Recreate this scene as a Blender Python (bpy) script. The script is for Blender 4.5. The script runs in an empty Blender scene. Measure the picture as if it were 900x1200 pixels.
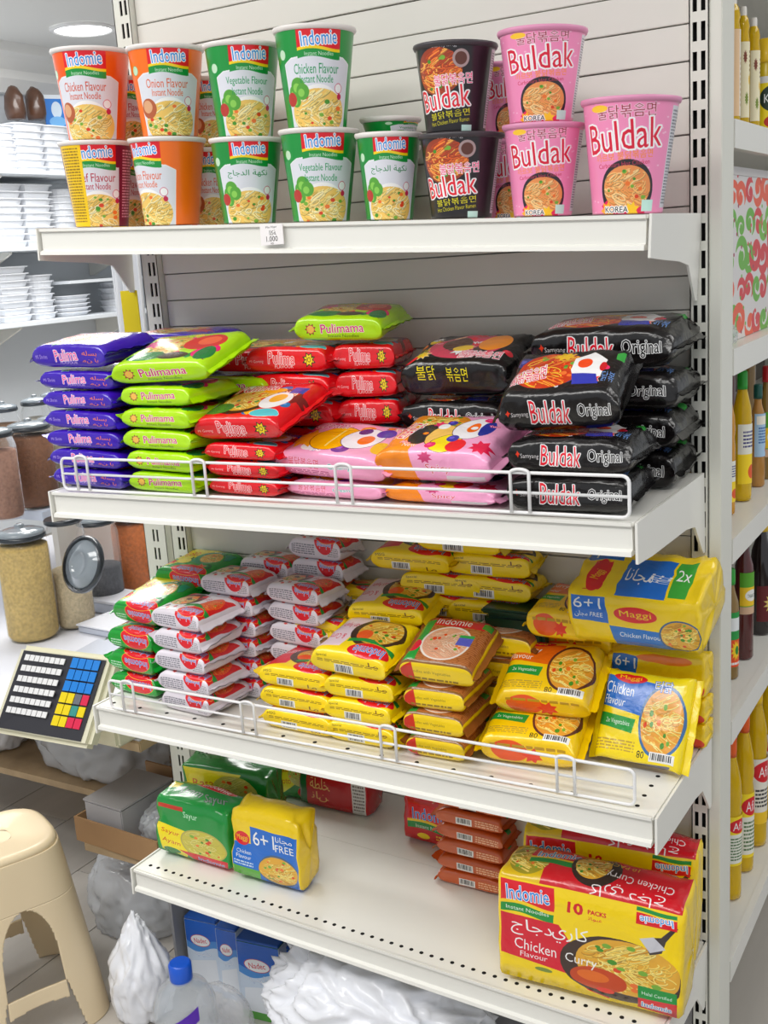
import bpy, bmesh, math, random
import numpy as np
from mathutils import Vector, Matrix, noise
C = bpy.context.scene.collection
sc = bpy.context.scene
PI = math.pi
# ------------------------------------------------------------------ camera
F_PX, PITCH, YAW, ROLL = 1306.675, .2259, -.5416, -.0667
CAM = np.array([.8235, -1.4306, .9623])
def cam_axes():
    cy, sy, cp, sp, cr, sr = math.cos(YAW), math.sin(YAW), math.cos(PITCH), math.sin(PITCH), math.cos(ROLL), math.sin(ROLL)
    w = np.array([sy*cp, cy*cp, -sp]); r = np.array([cy, -sy, 0.]); u = np.cross(r, w)
    return cr*r+sr*u, -sr*r+cr*u, w
RX, UX, WX = cam_axes()
cd = bpy.data.cameras.new('camera'); cam = bpy.data.objects.new('camera', cd); C.objects.link(cam)
cam.matrix_world = Matrix([[RX[i], UX[i], -WX[i], CAM[i]] for i in range(3)]+[[0, 0, 0, 1]])
cd.sensor_fit = 'VERTICAL'; cd.sensor_height = 36; cd.lens = 36*F_PX/1200; cd.clip_start = .05; cd.clip_end = 60
sc.camera = cam
# ------------------------------------------------------------------ light
sc.view_settings.view_transform = 'Standard'; sc.view_settings.look = 'None'
sc.view_settings.exposure = 0.0; sc.view_settings.gamma = 1; sc.view_settings.use_curve_mapping = False
wd = bpy.data.worlds.new('world'); sc.world = wd; wd.use_nodes = True
wd.node_tree.nodes['Background'].inputs[0].default_value = (.93, .96, 1, 1)
wd.node_tree.nodes['Background'].inputs[1].default_value = .6
def area(name, loc, size, power, rot=(0, 0, 0), col=(1, .985, .96)):
    l = bpy.data.lights.new(name, 'AREA'); l.shape = 'RECTANGLE'; l.size, l.size_y = size; l.energy = power; l.color = col
    o = bpy.data.objects.new(name, l); o.location = loc; o.rotation_euler = rot; C.objects.link(o); return o
WHT = (250, 250, 250); CEIL = 2.05; FLOOR = -.35
area('ceiling_lamp_light', (.3, -1.7, CEIL-.02), (2.4, .5), 40)
area('ceiling_lamp_light', (-1.2, -1.0, CEIL-.02), (1.2, .5), 20)
area('ceiling_lamp_light', (1.5, .4, CEIL-.02), (.5, 1.6), 12)
area('ceiling_lamp_light', (-2.3, 1.7, CEIL-.02), (1.4, 1.4), 75)
area('ceiling_lamp_light', (-1.2, .9, CEIL-.02), (.6, .6), 14)
# ------------------------------------------------------------------ measuring helpers: a sight line meets a shelf or a plane
def ray(px, py): return WX+RX*(px-450)/F_PX-UX*(py-600)/F_PX
def on_z(px, py, z): d = ray(px, py); return CAM+d*(z-CAM[2])/d[2]
def on_y(px, py, y): d = ray(px, py); return CAM+d*(y-CAM[1])/d[1]
def on_x(px, py, x): d = ray(px, py); return CAM+d*(x-CAM[0])/d[0]
SHELVES = [(1.0093, -.051, -.203, -.487, .448), (.6548, .0112, -.2795, -.4504, .4508), (.2955, -.002, -.2527, -.4452, .4608), (-.0128, -.0311, -.2307, -.4318, .455)]
def shelf_z(i, x): return SHELVES[i][0]+SHELVES[i][1]*x
def on_shelf(i, px, py, dz=0):
    z = SHELVES[i][0]+dz
    for _ in range(12): z = shelf_z(i, on_z(px, py, z)[0])+dz
    return on_z(px, py, z)
# ------------------------------------------------------------------ materials
def s2l(c): return tuple((((v/255) if v/255 <= .04045 and False else ((v/255+.055)/1.055)**2.4) if v > 10 else v/255/12.92) for v in c[:3])+(1,)
MATS = {}
def mat(name, col, rough=.5, metal=0, coat=0, trans=0, alpha=1, emit=None, es=0, bump=0, bscale=40, ior=1.45, vary=0, sss=0):
    if name in MATS: return MATS[name]
    m = bpy.data.materials.new(name); m.use_nodes = True; nt = m.node_tree; b = nt.nodes['Principled BSDF']
    b.inputs['Base Color'].default_value = s2l(col); b.inputs['Roughness'].default_value = rough; b.inputs['Metallic'].default_value = metal
    b.inputs['Coat Weight'].default_value = coat; b.inputs['Coat Roughness'].default_value = .1
    b.inputs['Transmission Weight'].default_value = trans; b.inputs['Alpha'].default_value = alpha; b.inputs['IOR'].default_value = ior
    if emit: b.inputs['Emission Color'].default_value = s2l(emit); b.inputs['Emission Strength'].default_value = es
    if bump or vary:
        tc = nt.nodes.new('ShaderNodeTexCoord'); n = nt.nodes.new('ShaderNodeTexNoise'); n.inputs['Scale'].default_value = bscale; n.inputs['Detail'].default_value = 5
        nt.links.new(tc.outputs['Object'], n.inputs['Vector'])
        if bump:
            bp = nt.nodes.new('ShaderNodeBump'); bp.inputs['Strength'].default_value = bump; bp.inputs['Distance'].default_value = .004
            nt.links.new(n.outputs['Fac'], bp.inputs['Height']); nt.links.new(bp.outputs['Normal'], b.inputs['Normal'])
        if vary:
            r = nt.nodes.new('ShaderNodeValToRGB'); a = s2l(col); r.color_ramp.elements[0].position = .3; r.color_ramp.elements[1].position = .7
            r.color_ramp.elements[0].color = tuple(v*(1-vary) for v in a[:3])+(1,); r.color_ramp.elements[1].color = a
            nt.links.new(n.outputs['Fac'], r.inputs['Fac']); nt.links.new(r.outputs['Color'], b.inputs['Base Color'])
    MATS[name] = m; return m
def img_mat(name, cv, rough=.3, coat=.35, bump=.35, bscale=28):
    h, w = cv.a.shape[:2]; im = bpy.data.images.new(name, w, h)
    px = np.ones((h, w, 4), np.float32); A_ = cv.a[::-1]/255; G_ = A_.mean(2, keepdims=True); px[..., :3] = np.clip(G_+(A_-G_)*1.12, 0, 1); im.pixels.foreach_set(px.ravel()); im.pack()
    m = bpy.data.materials.new(name); m.use_nodes = True; nt = m.node_tree; b = nt.nodes['Principled BSDF']
    t = nt.nodes.new('ShaderNodeTexImage'); t.image = im; t.extension = 'EXTEND'; uv = nt.nodes.new('ShaderNodeUVMap')
    nt.links.new(uv.outputs['UV'], t.inputs['Vector']); nt.links.new(t.outputs['Color'], b.inputs['Base Color'])
    b.inputs['Roughness'].default_value = rough; b.inputs['Coat Weight'].default_value = coat; b.inputs['Coat Roughness'].default_value = .12
    if bump:
        tc = nt.nodes.new('ShaderNodeTexCoord'); n = nt.nodes.new('ShaderNodeTexNoise'); n.inputs['Scale'].default_value = bscale; n.inputs['Detail'].default_value = 3; n.inputs['Distortion'].default_value = .8
        bp = nt.nodes.new('ShaderNodeBump'); bp.inputs['Strength'].default_value = bump; bp.inputs['Distance'].default_value = .006
        nt.links.new(tc.outputs['Object'], n.inputs['Vector']); nt.links.new(n.outputs['Fac'], bp.inputs['Height']); nt.links.new(bp.outputs['Normal'], b.inputs['Normal'])
    MATS[name] = m; return m
# ------------------------------------------------------------------ a small painter for printed wrappers
_gl = {}
def glyph(s, bold):
    k = (s, bold)
    if k in _gl: return _gl[k]
    c = bpy.data.curves.new('t', 'FONT'); c.body = s; c.resolution_u = 2 if ord(s[0]) < 0x500 else 1; c.fill_mode = 'NONE'; c.offset = bold
    o = bpy.data.objects.new('t', c); C.objects.link(o)
    me = o.evaluated_get(bpy.context.evaluated_depsgraph_get()).to_mesh()
    v = np.array([p.co[:2] for p in me.vertices]); es = set()
    for e in me.edges: a, b = e.vertices; es.add((min(a, b), max(a, b)))
    loops = []; st = 0
    for i in range(len(v)):
        if (i, i+1) not in es:
            if i-st > 1: loops.append(v[st:i+1])
            st = i+1
    mn, mx = v.min(0), v.max(0)
    loops = [np.c_[(l[:, 0]-mn[0])/(mx[0]-mn[0])-.5, .5-(l[:, 1]-mn[1])/(mx[1]-mn[1])] for l in loops]
    C.objects.unlink(o); bpy.data.objects.remove(o); bpy.data.curves.remove(c)
    _gl[k] = (loops, (mx[0]-mn[0])/(mx[1]-mn[1])); return _gl[k]
class Cv:
    def __init__(s, w, h, bg=(255, 255, 255)): s.a = np.empty((h, w, 3), np.float32); s.a[:] = bg; s.w = w; s.h = h
    def reg(s, x0, y0, x1, y1): return Rg(s, x0*s.w, y0*s.h, (x1-x0)*s.w, (y1-y0)*s.h)
    def blend(s, x0, y0, cov, col):
        h, w = cov.shape; X0, Y0, X1, Y1 = max(x0, 0), max(y0, 0), min(x0+w, s.w), min(y0+h, s.h)
        if X1 <= X0 or Y1 <= Y0: return
        c = cov[Y0-y0:Y1-y0, X0-x0:X1-x0, None]; s.a[Y0:Y1, X0:X1] = s.a[Y0:Y1, X0:X1]*(1-c)+np.array(col, np.float32)*c
    def cov(s, loops, pad=0):
        P = np.concatenate(loops); x0, y0 = np.floor(P.min(0)).astype(int)-pad; x1, y1 = np.ceil(P.max(0)).astype(int)+pad+1
        y0c, y1c = max(y0, -4), min(y1, s.h+4); x0c, x1c = max(x0, -4), min(x1, s.w+4)
        if y1c <= y0c or x1c <= x0c: return 0, 0, np.zeros((1, 1), np.float32)
        y0, y1, x0, x1 = y0c, y1c, x0c, x1c
        A = np.concatenate([l for l in loops]); B = np.concatenate([np.roll(l, -1, 0) for l in loops])
        ss = 2 if y1-y0 < 120 else 1; out = np.zeros((y1-y0, x1-x0), np.float32); xs = np.arange(x0, x1)
        for r in range(y0, y1):
            for k in range(ss):
                y = r+(k+.5)/ss; m = (A[:, 1] <= y) != (B[:, 1] <= y)
                if not m.any(): continue
                a, b = A[m], B[m]; X = a[:, 0]+(y-a[:, 1])*(b[:, 0]-a[:, 0])/(b[:, 1]-a[:, 1]); d = np.where(b[:, 1] > a[:, 1], 1, -1)
                o = np.argsort(X); X = X[o]; W = np.cumsum(d[o])
                for i in range(len(X)-1):
                    if W[i] != 0:
                        i0, i1 = int(max(X[i]-x0, 0)), int(min(X[i+1]-x0, x1-x0-1))+1
                        if i1 > i0: out[r-y0, i0:i1] += np.clip(np.minimum(X[i+1], xs[i0:i1]+1)-np.maximum(X[i], xs[i0:i1]), 0, 1)/ss
        return x0, y0, np.minimum(out, 1)
def dil(c, r):
    o = c.copy(); R = int(math.ceil(r))
    for dy in range(-R, R+1):
        for dx in range(-R, R+1):
            if (dx or dy) and dx*dx+dy*dy <= r*r+.5:
                sh = np.roll(np.roll(c, dy, 0), dx, 1); np.maximum(o, sh, o)
    return o
class Rg:
    def __init__(s, c, x, y, w, h, fl=False): s.c, s.x, s.y, s.w, s.h, s.fl = c, x, y, w, h, fl
    def flip(s): return Rg(s.c, s.x, s.y, s.w, s.h, not s.fl)
    def sub(s, x0, y0, x1, y1):
        if s.fl: x0, x1, y0, y1 = 1-x1, 1-x0, 1-y1, 1-y0
        return Rg(s.c, s.x+x0*s.w, s.y+y0*s.h, (x1-x0)*s.w, (y1-y0)*s.h, s.fl)
    def P(s, pts):
        p = np.array(pts, float)
        if s.fl: p = 1-p
        return p*[s.w, s.h]+[s.x, s.y]
    def poly(s, pts, col, out=None, ow=2):
        p = s.P(pts); x, y, c = s.c.cov([p], 6)
        if out is not None: s.c.blend(x, y, dil(c, ow), out)
        s.c.blend(x, y, c, col)
    def rect(s, x0, y0, x1, y1, col): s.poly([(x0, y0), (x1, y0), (x1, y1), (x0, y1)], col)
    def ell(s, cx, cy, rx, ry, col, out=None, ow=2):
        s.poly([(cx+rx*math.cos(t*PI/18), cy+ry*math.sin(t*PI/18)) for t in range(36)], col, out, ow)
    def circ(s, cx, cy, r, col, out=None, ow=2): s.ell(cx, cy, r*s.h/s.w, r, col, out, ow)
    def text(s, t, cx, cy, w, h, col, out=None, ow=2.5, bold=.012, rot=0, out2=None, arc=0):
        try: loops, ar = glyph(t, bold)
        except Exception: return
        W, H = w*s.w, h*s.h; cx, cy = s.P([(cx, cy)])[0]; r = math.radians(rot+(180 if s.fl else 0)); L = []
        for l in loops:
            y = l[:, 1]*H-arc*H*(1-(l[:, 0]*2)**2); x = l[:, 0]*W
            L.append(np.c_[cx+x*math.cos(r)-y*math.sin(r), cy+x*math.sin(r)+y*math.cos(r)])
        x, y, c = s.c.cov(L, 8)
        ow *= s.c.w/520*1.15
        if out is not None: s.c.blend(x, y, dil(c, ow), out)
        s.c.blend(x, y, c, col)
    def lines(s, x0, y0, x1, y1, n, col, seed=1):
        rd = random.Random(seed); a = s.c.a
        for i in range(n):
            yy = y0+(y1-y0)*(i+.5)/n; x = x0
            while x < x1:
                l = rd.uniform(.02, .08)*(x1-x0)*2.5; e = min(x+l, x1); hh = (y1-y0)/n*.27
                s.rect(x, yy-hh, e, yy+hh, col); x = e+.02*(x1-x0)+.004
    def bars(s, x0, y0, x1, y1, seed=3):
        s.rect(x0, y0, x1, y1, (240, 240, 238)); rd = random.Random(seed); x = x0+.06*(x1-x0)
        while x < x1-.08*(x1-x0):
            w = rd.choice((.02, .035, .05))*(x1-x0); s.rect(x, y0+.1*(y1-y0), x+w, y1-.22*(y1-y0), (40, 40, 45)); x += w+rd.choice((.02, .03, .045))*(x1-x0)
    def noodles(s, cx, cy, rx, ry, n=60, seed=1, base=(222, 170, 60), pal=((248, 222, 120), (238, 200, 90), (255, 235, 150), (205, 150, 50), (250, 226, 130)), bits=((70, 140, 40), (210, 70, 30), (120, 170, 60), (230, 120, 50)), nb=14, th=2):
        s.ell(cx, cy, rx, ry, base); rd = np.random.RandomState(seed); a = s.c.a; H, W = a.shape[:2]
        c0 = s.P([(cx, cy)])[0]; RXp, RYp = rx*s.w, ry*s.h
        def stamp(x, y, r, col):
            for dy in range(-r, r+1):
                for dx in range(-r, r+1):
                    if dx*dx+dy*dy <= r*r+1:
                        X = (x+dx).astype(int); Y = (y+dy).astype(int); m = (X >= 0) & (X < W) & (Y >= 0) & (Y < H) & (((x-c0[0])/RXp)**2+((y-c0[1])/RYp)**2 < .97); a[Y[m], X[m]] = col
        for i in range(n):
            t = np.linspace(0, rd.uniform(2, 5), 90); r0 = rd.uniform(.1, .28)*min(RXp, RYp)*1.3; an = rd.uniform(0, 6.28); rr = math.sqrt(rd.rand())*.85
            x = c0[0]+RXp*rr*math.cos(an)+r0*np.cos(t*1.3+an)+t*rd.uniform(-.1, .1)*r0; y = c0[1]+RYp*rr*math.sin(an)+r0*.6*np.sin(t*1.3+an*2)
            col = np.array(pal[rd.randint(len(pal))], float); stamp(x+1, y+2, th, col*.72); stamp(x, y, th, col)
        for i in range(nb):
            an = rd.uniform(0, 6.28); rr = math.sqrt(rd.rand())*.85; x = cx+rx*rr*math.cos(an); y = cy+ry*rr*math.sin(an); q = rd.uniform(.05, .1)
            s.ell(x, y, rx*q, ry*q, bits[rd.randint(len(bits))])
    def wave(s, x0, x1, y0, y1, amp, col, ph=0):
        up = [(x0+(x1-x0)*i/16, y0+amp*math.sin(i/16*PI*1.6+ph)) for i in range(17)]; dn = [(x0+(x1-x0)*i/16, y1+amp*math.sin(i/16*PI*1.6+ph)) for i in range(16, -1, -1)]
        s.poly(up+dn, col)
    def busy(s, seed, pal, n=16, k=.09):
        rd = random.Random(seed)
        for i in range(n):
            x, y, r, c = rd.uniform(.05, .95), rd.uniform(.08, .92), rd.uniform(.4, 1)*k, rd.choice(pal); t = rd.random()
            if t < .35: s.ell(x, y, r, r*1.4, c); s.ell(x-r*.25, y-r*.3, r*.45, r*.5, tuple(min(255, int(v*1.15+30)) for v in c))
            elif t < .6: s.burst(x, y, r*1.8, c, rd.randint(5, 9), .5, rd.choice([None, WHT, (40, 20, 30)]))
            elif t < .8: s.poly([(x+r*math.cos(a)*rd.uniform(.5, 1.6), y+r*1.5*math.sin(a)*rd.uniform(.5, 1.4)) for a in [j*PI/4 for j in range(8)]], c, rd.choice([None, (30, 20, 30)]), 1.5)
            else: s.text(rd.choice(['New', 'Hot', 'Yum', '\ufea3\ufe8e\ufead']), x, y, r*2, r*1.4, WHT, c, 2, .05, rot=rd.uniform(-25, 25))
    def logo(s, x0, y0, x1, y1, word='Indomie', sub=True):
        q = s.sub(x0, y0, x1, y1); q.rect(0, 0, 1, .72, (214, 20, 40)); q.wave(0, 1, .66, .78, -.06, (250, 210, 30)); q.wave(0, 1, .76, 1.0, -.06, (20, 140, 60))
        q.text(word, .5, .36, .8, .46, (30, 130, 215), (255, 255, 255), 2, .02, rot=-4)
        if sub: q.text('Instant Noodles', .5, .86, .66, .13, (245, 245, 235), None, 0, .0)
    def burst(s, cx, cy, r, col, n=12, r2=.6, out=None):
        s.poly([(cx+r*s.h/s.w*(1 if i % 2 else r2)*math.cos(i*PI/n), cy+r*(1 if i % 2 else r2)*math.sin(i*PI/n)) for i in range(2*n)], col, out)
# ------------------------------------------------------------------ mesh helpers
def mk(name, verts, faces, m, parent=None, smooth=False, uvs=None):
    me = bpy.data.meshes.new(name); me.from_pydata([tuple(v) for v in verts], [], faces); me.materials.append(m)
    if uvs:
        l = me.uv_layers.new(name='UVMap'); l.data.foreach_set('uv', [c for f in uvs for uv in f for c in uv])
    if smooth: me.polygons.foreach_set('use_smooth', [True]*len(me.polygons))
    me.update(); return link(name, me, parent)
def link(name, me, parent=None):
    o = bpy.data.objects.new(name, me); C.objects.link(o)
    if parent: o.parent = parent
    return o
def tag(o, label=None, cat=None, group=None, kind=None):
    for k, v in (('label', label), ('category', cat), ('group', group), ('kind', kind)):
        if v: o[k] = v
    return o
def thing(name, label, cat, loc=(0, 0, 0), rotz=0, group=None):
    o = bpy.data.objects.new(name, None); o.empty_display_size = .02; C.objects.link(o); o.location = loc; o.rotation_euler = (0, 0, rotz); return tag(o, label, cat, group)
class MB:
    def __init__(s): s.v = []; s.f = []
    def box(s, x0, y0, z0, x1, y1, z1, mtx=None):
        n = len(s.v); p = [(x, y, z) for x in (x0, x1) for y in (y0, y1) for z in (z0, z1)]
        if mtx: p = [tuple(mtx @ Vector(q)) for q in p]
        s.v += p; s.f += [tuple(n+i for i in q) for q in ((0, 1, 3, 2), (4, 6, 7, 5), (0, 4, 5, 1), (2, 3, 7, 6), (0, 2, 6, 4), (1, 5, 7, 3))]; return s
    def tube(s, pts, r, n=8, caps=True):
        pts = [Vector(p) for p in pts]; base = len(s.v); up = None
        for i, p in enumerate(pts):
            d = (pts[min(i+1, len(pts)-1)]-pts[max(i-1, 0)]).normalized()
            if up is None: up = d.orthogonal().normalized()
            up = (up-d*up.dot(d)).normalized(); q = d.cross(up)
            for k in range(n): a = 2*PI*k/n; s.v.append(tuple(p+(up*math.cos(a)+q*math.sin(a))*r))
        for i in range(len(pts)-1):
            for k in range(n): s.f.append((base+i*n+k, base+i*n+(k+1) % n, base+(i+1)*n+(k+1) % n, base+(i+1)*n+k))
        if caps: s.f.append(tuple(base+k for k in range(n))[::-1]); s.f.append(tuple(base+(len(pts)-1)*n+k for k in range(n)))
        return s
    def lathe(s, prof, n=24, c=(0, 0, 0), cap0=True, cap1=True):
        b = len(s.v)
        for r, z in prof:
            for k in range(n): a = 2*PI*k/n; s.v.append((c[0]+r*math.cos(a), c[1]+r*math.sin(a), c[2]+z))
        m = len(prof)
        for i in range(m-1):
            for k in range(n): s.f.append((b+i*n+k, b+i*n+(k+1) % n, b+(i+1)*n+(k+1) % n, b+(i+1)*n+k))
        if cap0: s.f.append(tuple(b+k for k in range(n))[::-1])
        if cap1: s.f.append(tuple(b+(m-1)*n+k for k in range(n)))
        return s
    def prism(s, poly, a0, a1, ax='x'):
        b = len(s.v); n = len(poly); put = {'x': lambda t, p: (t, p[0], p[1]), 'y': lambda t, p: (p[0], t, p[1]), 'z': lambda t, p: (p[0], p[1], t)}[ax]
        for t in (a0, a1): s.v += [put(t, p) for p in poly]
        for k in range(n): s.f.append((b+k, b+(k+1) % n, b+n+(k+1) % n, b+n+k))
        s.f.append(tuple(b+k for k in range(n))[::-1]); s.f.append(tuple(b+n+k for k in range(n))); return s
    def build(s, name, m, parent=None, smooth=False, bevel=0):
        o = mk(name, s.v, s.f, m, parent, False)
        bm = bmesh.new(); bm.from_mesh(o.data); bmesh.ops.recalc_face_normals(bm, faces=bm.faces)
        if bevel: bmesh.ops.bevel(bm, geom=bm.edges[:], offset=bevel, segments=2, affect='EDGES', clamp_overlap=True)
        if smooth:
            for f in bm.faces: f.smooth = len(f.verts) < 7
        bm.to_mesh(o.data); bm.free(); return o
M_white = mat('white painted steel', (236, 235, 228), .38, coat=.15, bump=.05, bscale=60)
M_white2 = mat('off white upright steel', (226, 226, 216), .45, bump=.04)
M_panel = mat('white back panel', (228, 226, 218), .55, vary=.05, bscale=6)
M_dark = mat('painted hole shade', (14, 14, 14), .9)
M_wire = mat('white coated wire', (240, 240, 240), .3, coat=.3)
M_floor = mat('pale wood floor', (200, 196, 190), .35, vary=.22, bscale=9)
M_wall = mat('cool white wall', (212, 217, 222), .6)
M_ceil = mat('ceiling white', (214, 214, 212), .8)
# ------------------------------------------------------------------ the room
def struct(o): o['kind'] = 'structure'; return o
def floor():
    o = struct(MB().box(-3.7, -3, FLOOR-.05, 2.6, 4.5, FLOOR-.003).build('floor', mat('floor joint grey', (120, 116, 112), .7)))
    rd = random.Random(4); shades = [mat('floor plank tone %s' % n, c, .32, vary=.16, bscale=14) for n, c in (('pale', (206, 202, 196)), ('grey', (192, 188, 182)), ('warm', (201, 195, 186)))]
    for m in shades:
        for nd in m.node_tree.nodes:
            if nd.type == 'TEX_NOISE':
                mp = m.node_tree.nodes.new('ShaderNodeMapping'); mp.inputs['Scale'].default_value = (1, .08, 1); tc = [x for x in m.node_tree.nodes if x.type == 'TEX_COORD'][0]
                m.node_tree.links.new(tc.outputs['Object'], mp.inputs['Vector']); m.node_tree.links.new(mp.outputs['Vector'], nd.inputs['Vector'])
    meshes = []
    for m in shades: q = MB().box(-.0985, -.449, -.004, .0985, .449, 0).build('plank', m); meshes.append(q.data); bpy.data.objects.remove(q)
    i = 0
    for cx in range(23):
        x = -2.9+cx*.2
        for cy in range(6):
            y = -1.3+cy*.9+(cx*.37 % .9)
            p = link('plank', meshes[rd.randrange(3)], o); p.location = (x, y, FLOOR)
floor()
struct(MB().box(-3.7, -3, CEIL, 2.6, 4.5, CEIL+.05).build('ceiling', M_ceil))
struct(MB().box(-3.75, -3, FLOOR, -3.65, 4.5, CEIL).build('wall_left', M_wall))
struct(MB().box(-3.7, 4.45, FLOOR, 2.6, 4.5, CEIL).build('wall_back', M_wall))
cor = MB()
cor.prism([(-3.65, CEIL), (-3.65, CEIL-.2), (-3.6, CEIL-.2), (-3.56, CEIL-.14), (-3.56, CEIL-.1), (-3.5, CEIL-.06), (-3.46, CEIL-.04), (-3.44, CEIL)], -3, 4.45, 'y')
struct(cor.build('trim_1', mat('cornice white', (222, 222, 220), .6)))
p = on_z(97, 33, CEIL)
dl = thing('ceiling_light', 'round white recessed downlight glowing in the ceiling', 'light', (p[0], p[1], CEIL-.001))
MB().lathe([(.148, 0), (.148, -.008), (.13, -.014), (.125, -.004)], 32, cap0=False, cap1=False).build('trim_ring', mat('downlight ring', (235, 235, 235), .4), dl, True)
MB().lathe([(.124, -.008), (.124, -.004)], 32).build('diffuser', mat('lit diffuser', (255, 255, 255), .5, emit=(255, 255, 255), es=6), dl)
# ------------------------------------------------------------------ the shelving unit: uprights with real slots, back planks
unit = thing('shelving_unit', 'white slotted steel shelving frame with planked back holding the noodle shelves', 'shelving', (0, 0, 0))
PITCH_S = .03335
def upright(x0, x1, y0, y1, z0, z1, s1, s2, sw, parent, zref=1.198):
    b = MB(); xs = [x0, s1-sw/2, s1+sw/2, s2-sw/2, s2+sw/2, x1]
    def q(xa, xb, za, zb):
        if zb-za > 1e-5: n = len(b.v); b.v.extend([(xa, y0, za), (xb, y0, za), (xb, y0, zb), (xa, y0, zb)]); b.f.append((n, n+1, n+2, n+3))
    for i in (0, 2, 4): q(xs[i], xs[i+1], z0, z1)
    k = math.ceil((z0-zref)/PITCH_S)+1; prev = z0
    while zref+k*PITCH_S < z1-.02:
        c = zref+k*PITCH_S; lo, hi = c-.0108, c+.0108
        for i in (1, 3): q(xs[i], xs[i+1], prev, lo)
        prev = hi; k += 1
    for i in (1, 3): q(xs[i], xs[i+1], prev, z1)
    t = .0018
    for i in (1, 3):
        for e in (xs[i], xs[i+1]): n = len(b.v); b.v.extend([(e, y0, z0), (e, y0+t, z0), (e, y0+t, z1), (e, y0, z1)]); b.f.append((n, n+1, n+2, n+3))
    b.box(x0, y0, z0, x0+.0015, y1, z1); b.box(x1-.0015, y0, z0, x1, y1, z1); b.box(x0, y1-.0015, z0, x1, y1, z1)
    o = mk('upright', b.v, b.f, M_white2, parent)
    MB().box(x0+.002, y0+.012, z0, x1-.002, y0+.014, z1).build('slot_shade_sheet', M_dark, o)  # added black sheet, stands in for the shade inside the hollow post
    return o
upright(.4335, .4575, 0, .05, FLOOR, 1.6, .4405, .4505, .0054, unit)
MB().box(.4576, .002, FLOOR, .4725, .062, 1.6).build('edge_channel', M_white2, unit, bevel=.001)
upright(-.4725, -.4385, 0, .05, FLOOR, 1.6, -.4560, -.4465, .0052, unit)
zz = 1.168+.0427*9
while zz > .2:
    MB().box(-.4375, .012+.0015*(int(zz*1000) % 2), zz+.0009, .4325, .02, zz+.0418).build('back_plank', M_panel, unit, bevel=.0007)
    zz -= .0427
MB().box(-.4375, .021, .2, .4325, .024, 1.6).build('back_sheet', mat('joint backing grey', (168, 164, 156), .8), unit)
MB().box(-.4375, .021, FLOOR, .4325, .024, -.06).build('base_back', mat('grey base steel', (150, 150, 152), .5), unit)
MB().box(.122, .013, -.06, .4325, .02, .2).build('lower_back_panel', M_panel, unit)
nu = thing('rear_upright', 'shorter white slotted upright standing left behind the noodle unit', 'upright', (0, 0, 0))
upright(-.545, -.495, .01, .05, FLOOR, .63, -.5235, -.5145, .0044, nu, 1.205)
# ------------------------------------------------------------------ shelves
def shelf(i, label, holes=0):
    z0, t, yf, xl, xr = SHELVES[i]
    root = thing('display_shelf', label, 'shelf', (0, 0, z0)); root.rotation_euler = (0, -math.atan(t), 0)
    MB().box(xl+.004, yf+.002, -.004, xr-.004, -.002, 0).build('shelf_board', M_white, root)
    lip = [(yf+.004, 0), (yf-.001, 0), (yf-.001, -.004), (yf+.003, -.005), (yf+.0035, -.031), (yf-.002, -.033), (yf-.003, -.038), (yf+.004, -.038), (yf+.02, -.038), (yf+.02, -.034), (yf+.008, -.034), (yf+.008, -.004)]
    MB().prism(lip, xl+.005, xr-.006).build('front_lip', M_white, root)
    MB().box(xl+.004, yf+.1, -.034, xr-.004, yf+.115, -.004).build('stiffener', M_white, root)
    for s, x in ((-1, xl), (1, xr)):
        pl = [(yf-.002, .001), (-.003, .001), (-.003, -.105), (-.012, -.105), (-.05, -.06), (-.09, -.054), (yf+.05, -.05), (yf-.002, -.046)]
        MB().prism(pl, x-.0015, x+.0015).build('bracket', M_white, root)
        a, b2 = (x, x+.012) if s < 0 else (x-.012, x)
        MB().box(a, yf+.012, -.038, b2, -.004, -.003).build('side_channel', M_white, root, bevel=.0015)
    if holes:
        b = MB(); sp_ = .0165 if holes == 1 else .055; n = int((xr-xl-.04)/sp_)
        for k in range(n): b.lathe([(.0031, 0), (.0031, .0004)], 10, (xl+.022+k*sp_, yf+.022, 0))
        if holes > 1:
            for k in range(7): b.lathe([(.003, 0), (.003, .0004)], 10, (xr-.03, yf+.022+k*.028, 0))
        tag(b.build('perforation_shade', M_dark, root), kind='stuff')  # flat dark discs on the board, painting the shade inside the holes
    return root
shelf(0, 'topmost white steel shelf carrying the noodle cups')
shelf(1, 'second white steel shelf from the top with wire rail')
shelf(2, 'third white steel shelf from the top, yellow noodle packets on it', 2)
shelf(3, 'lowest white steel shelf with a row of front perforations', 1)
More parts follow.
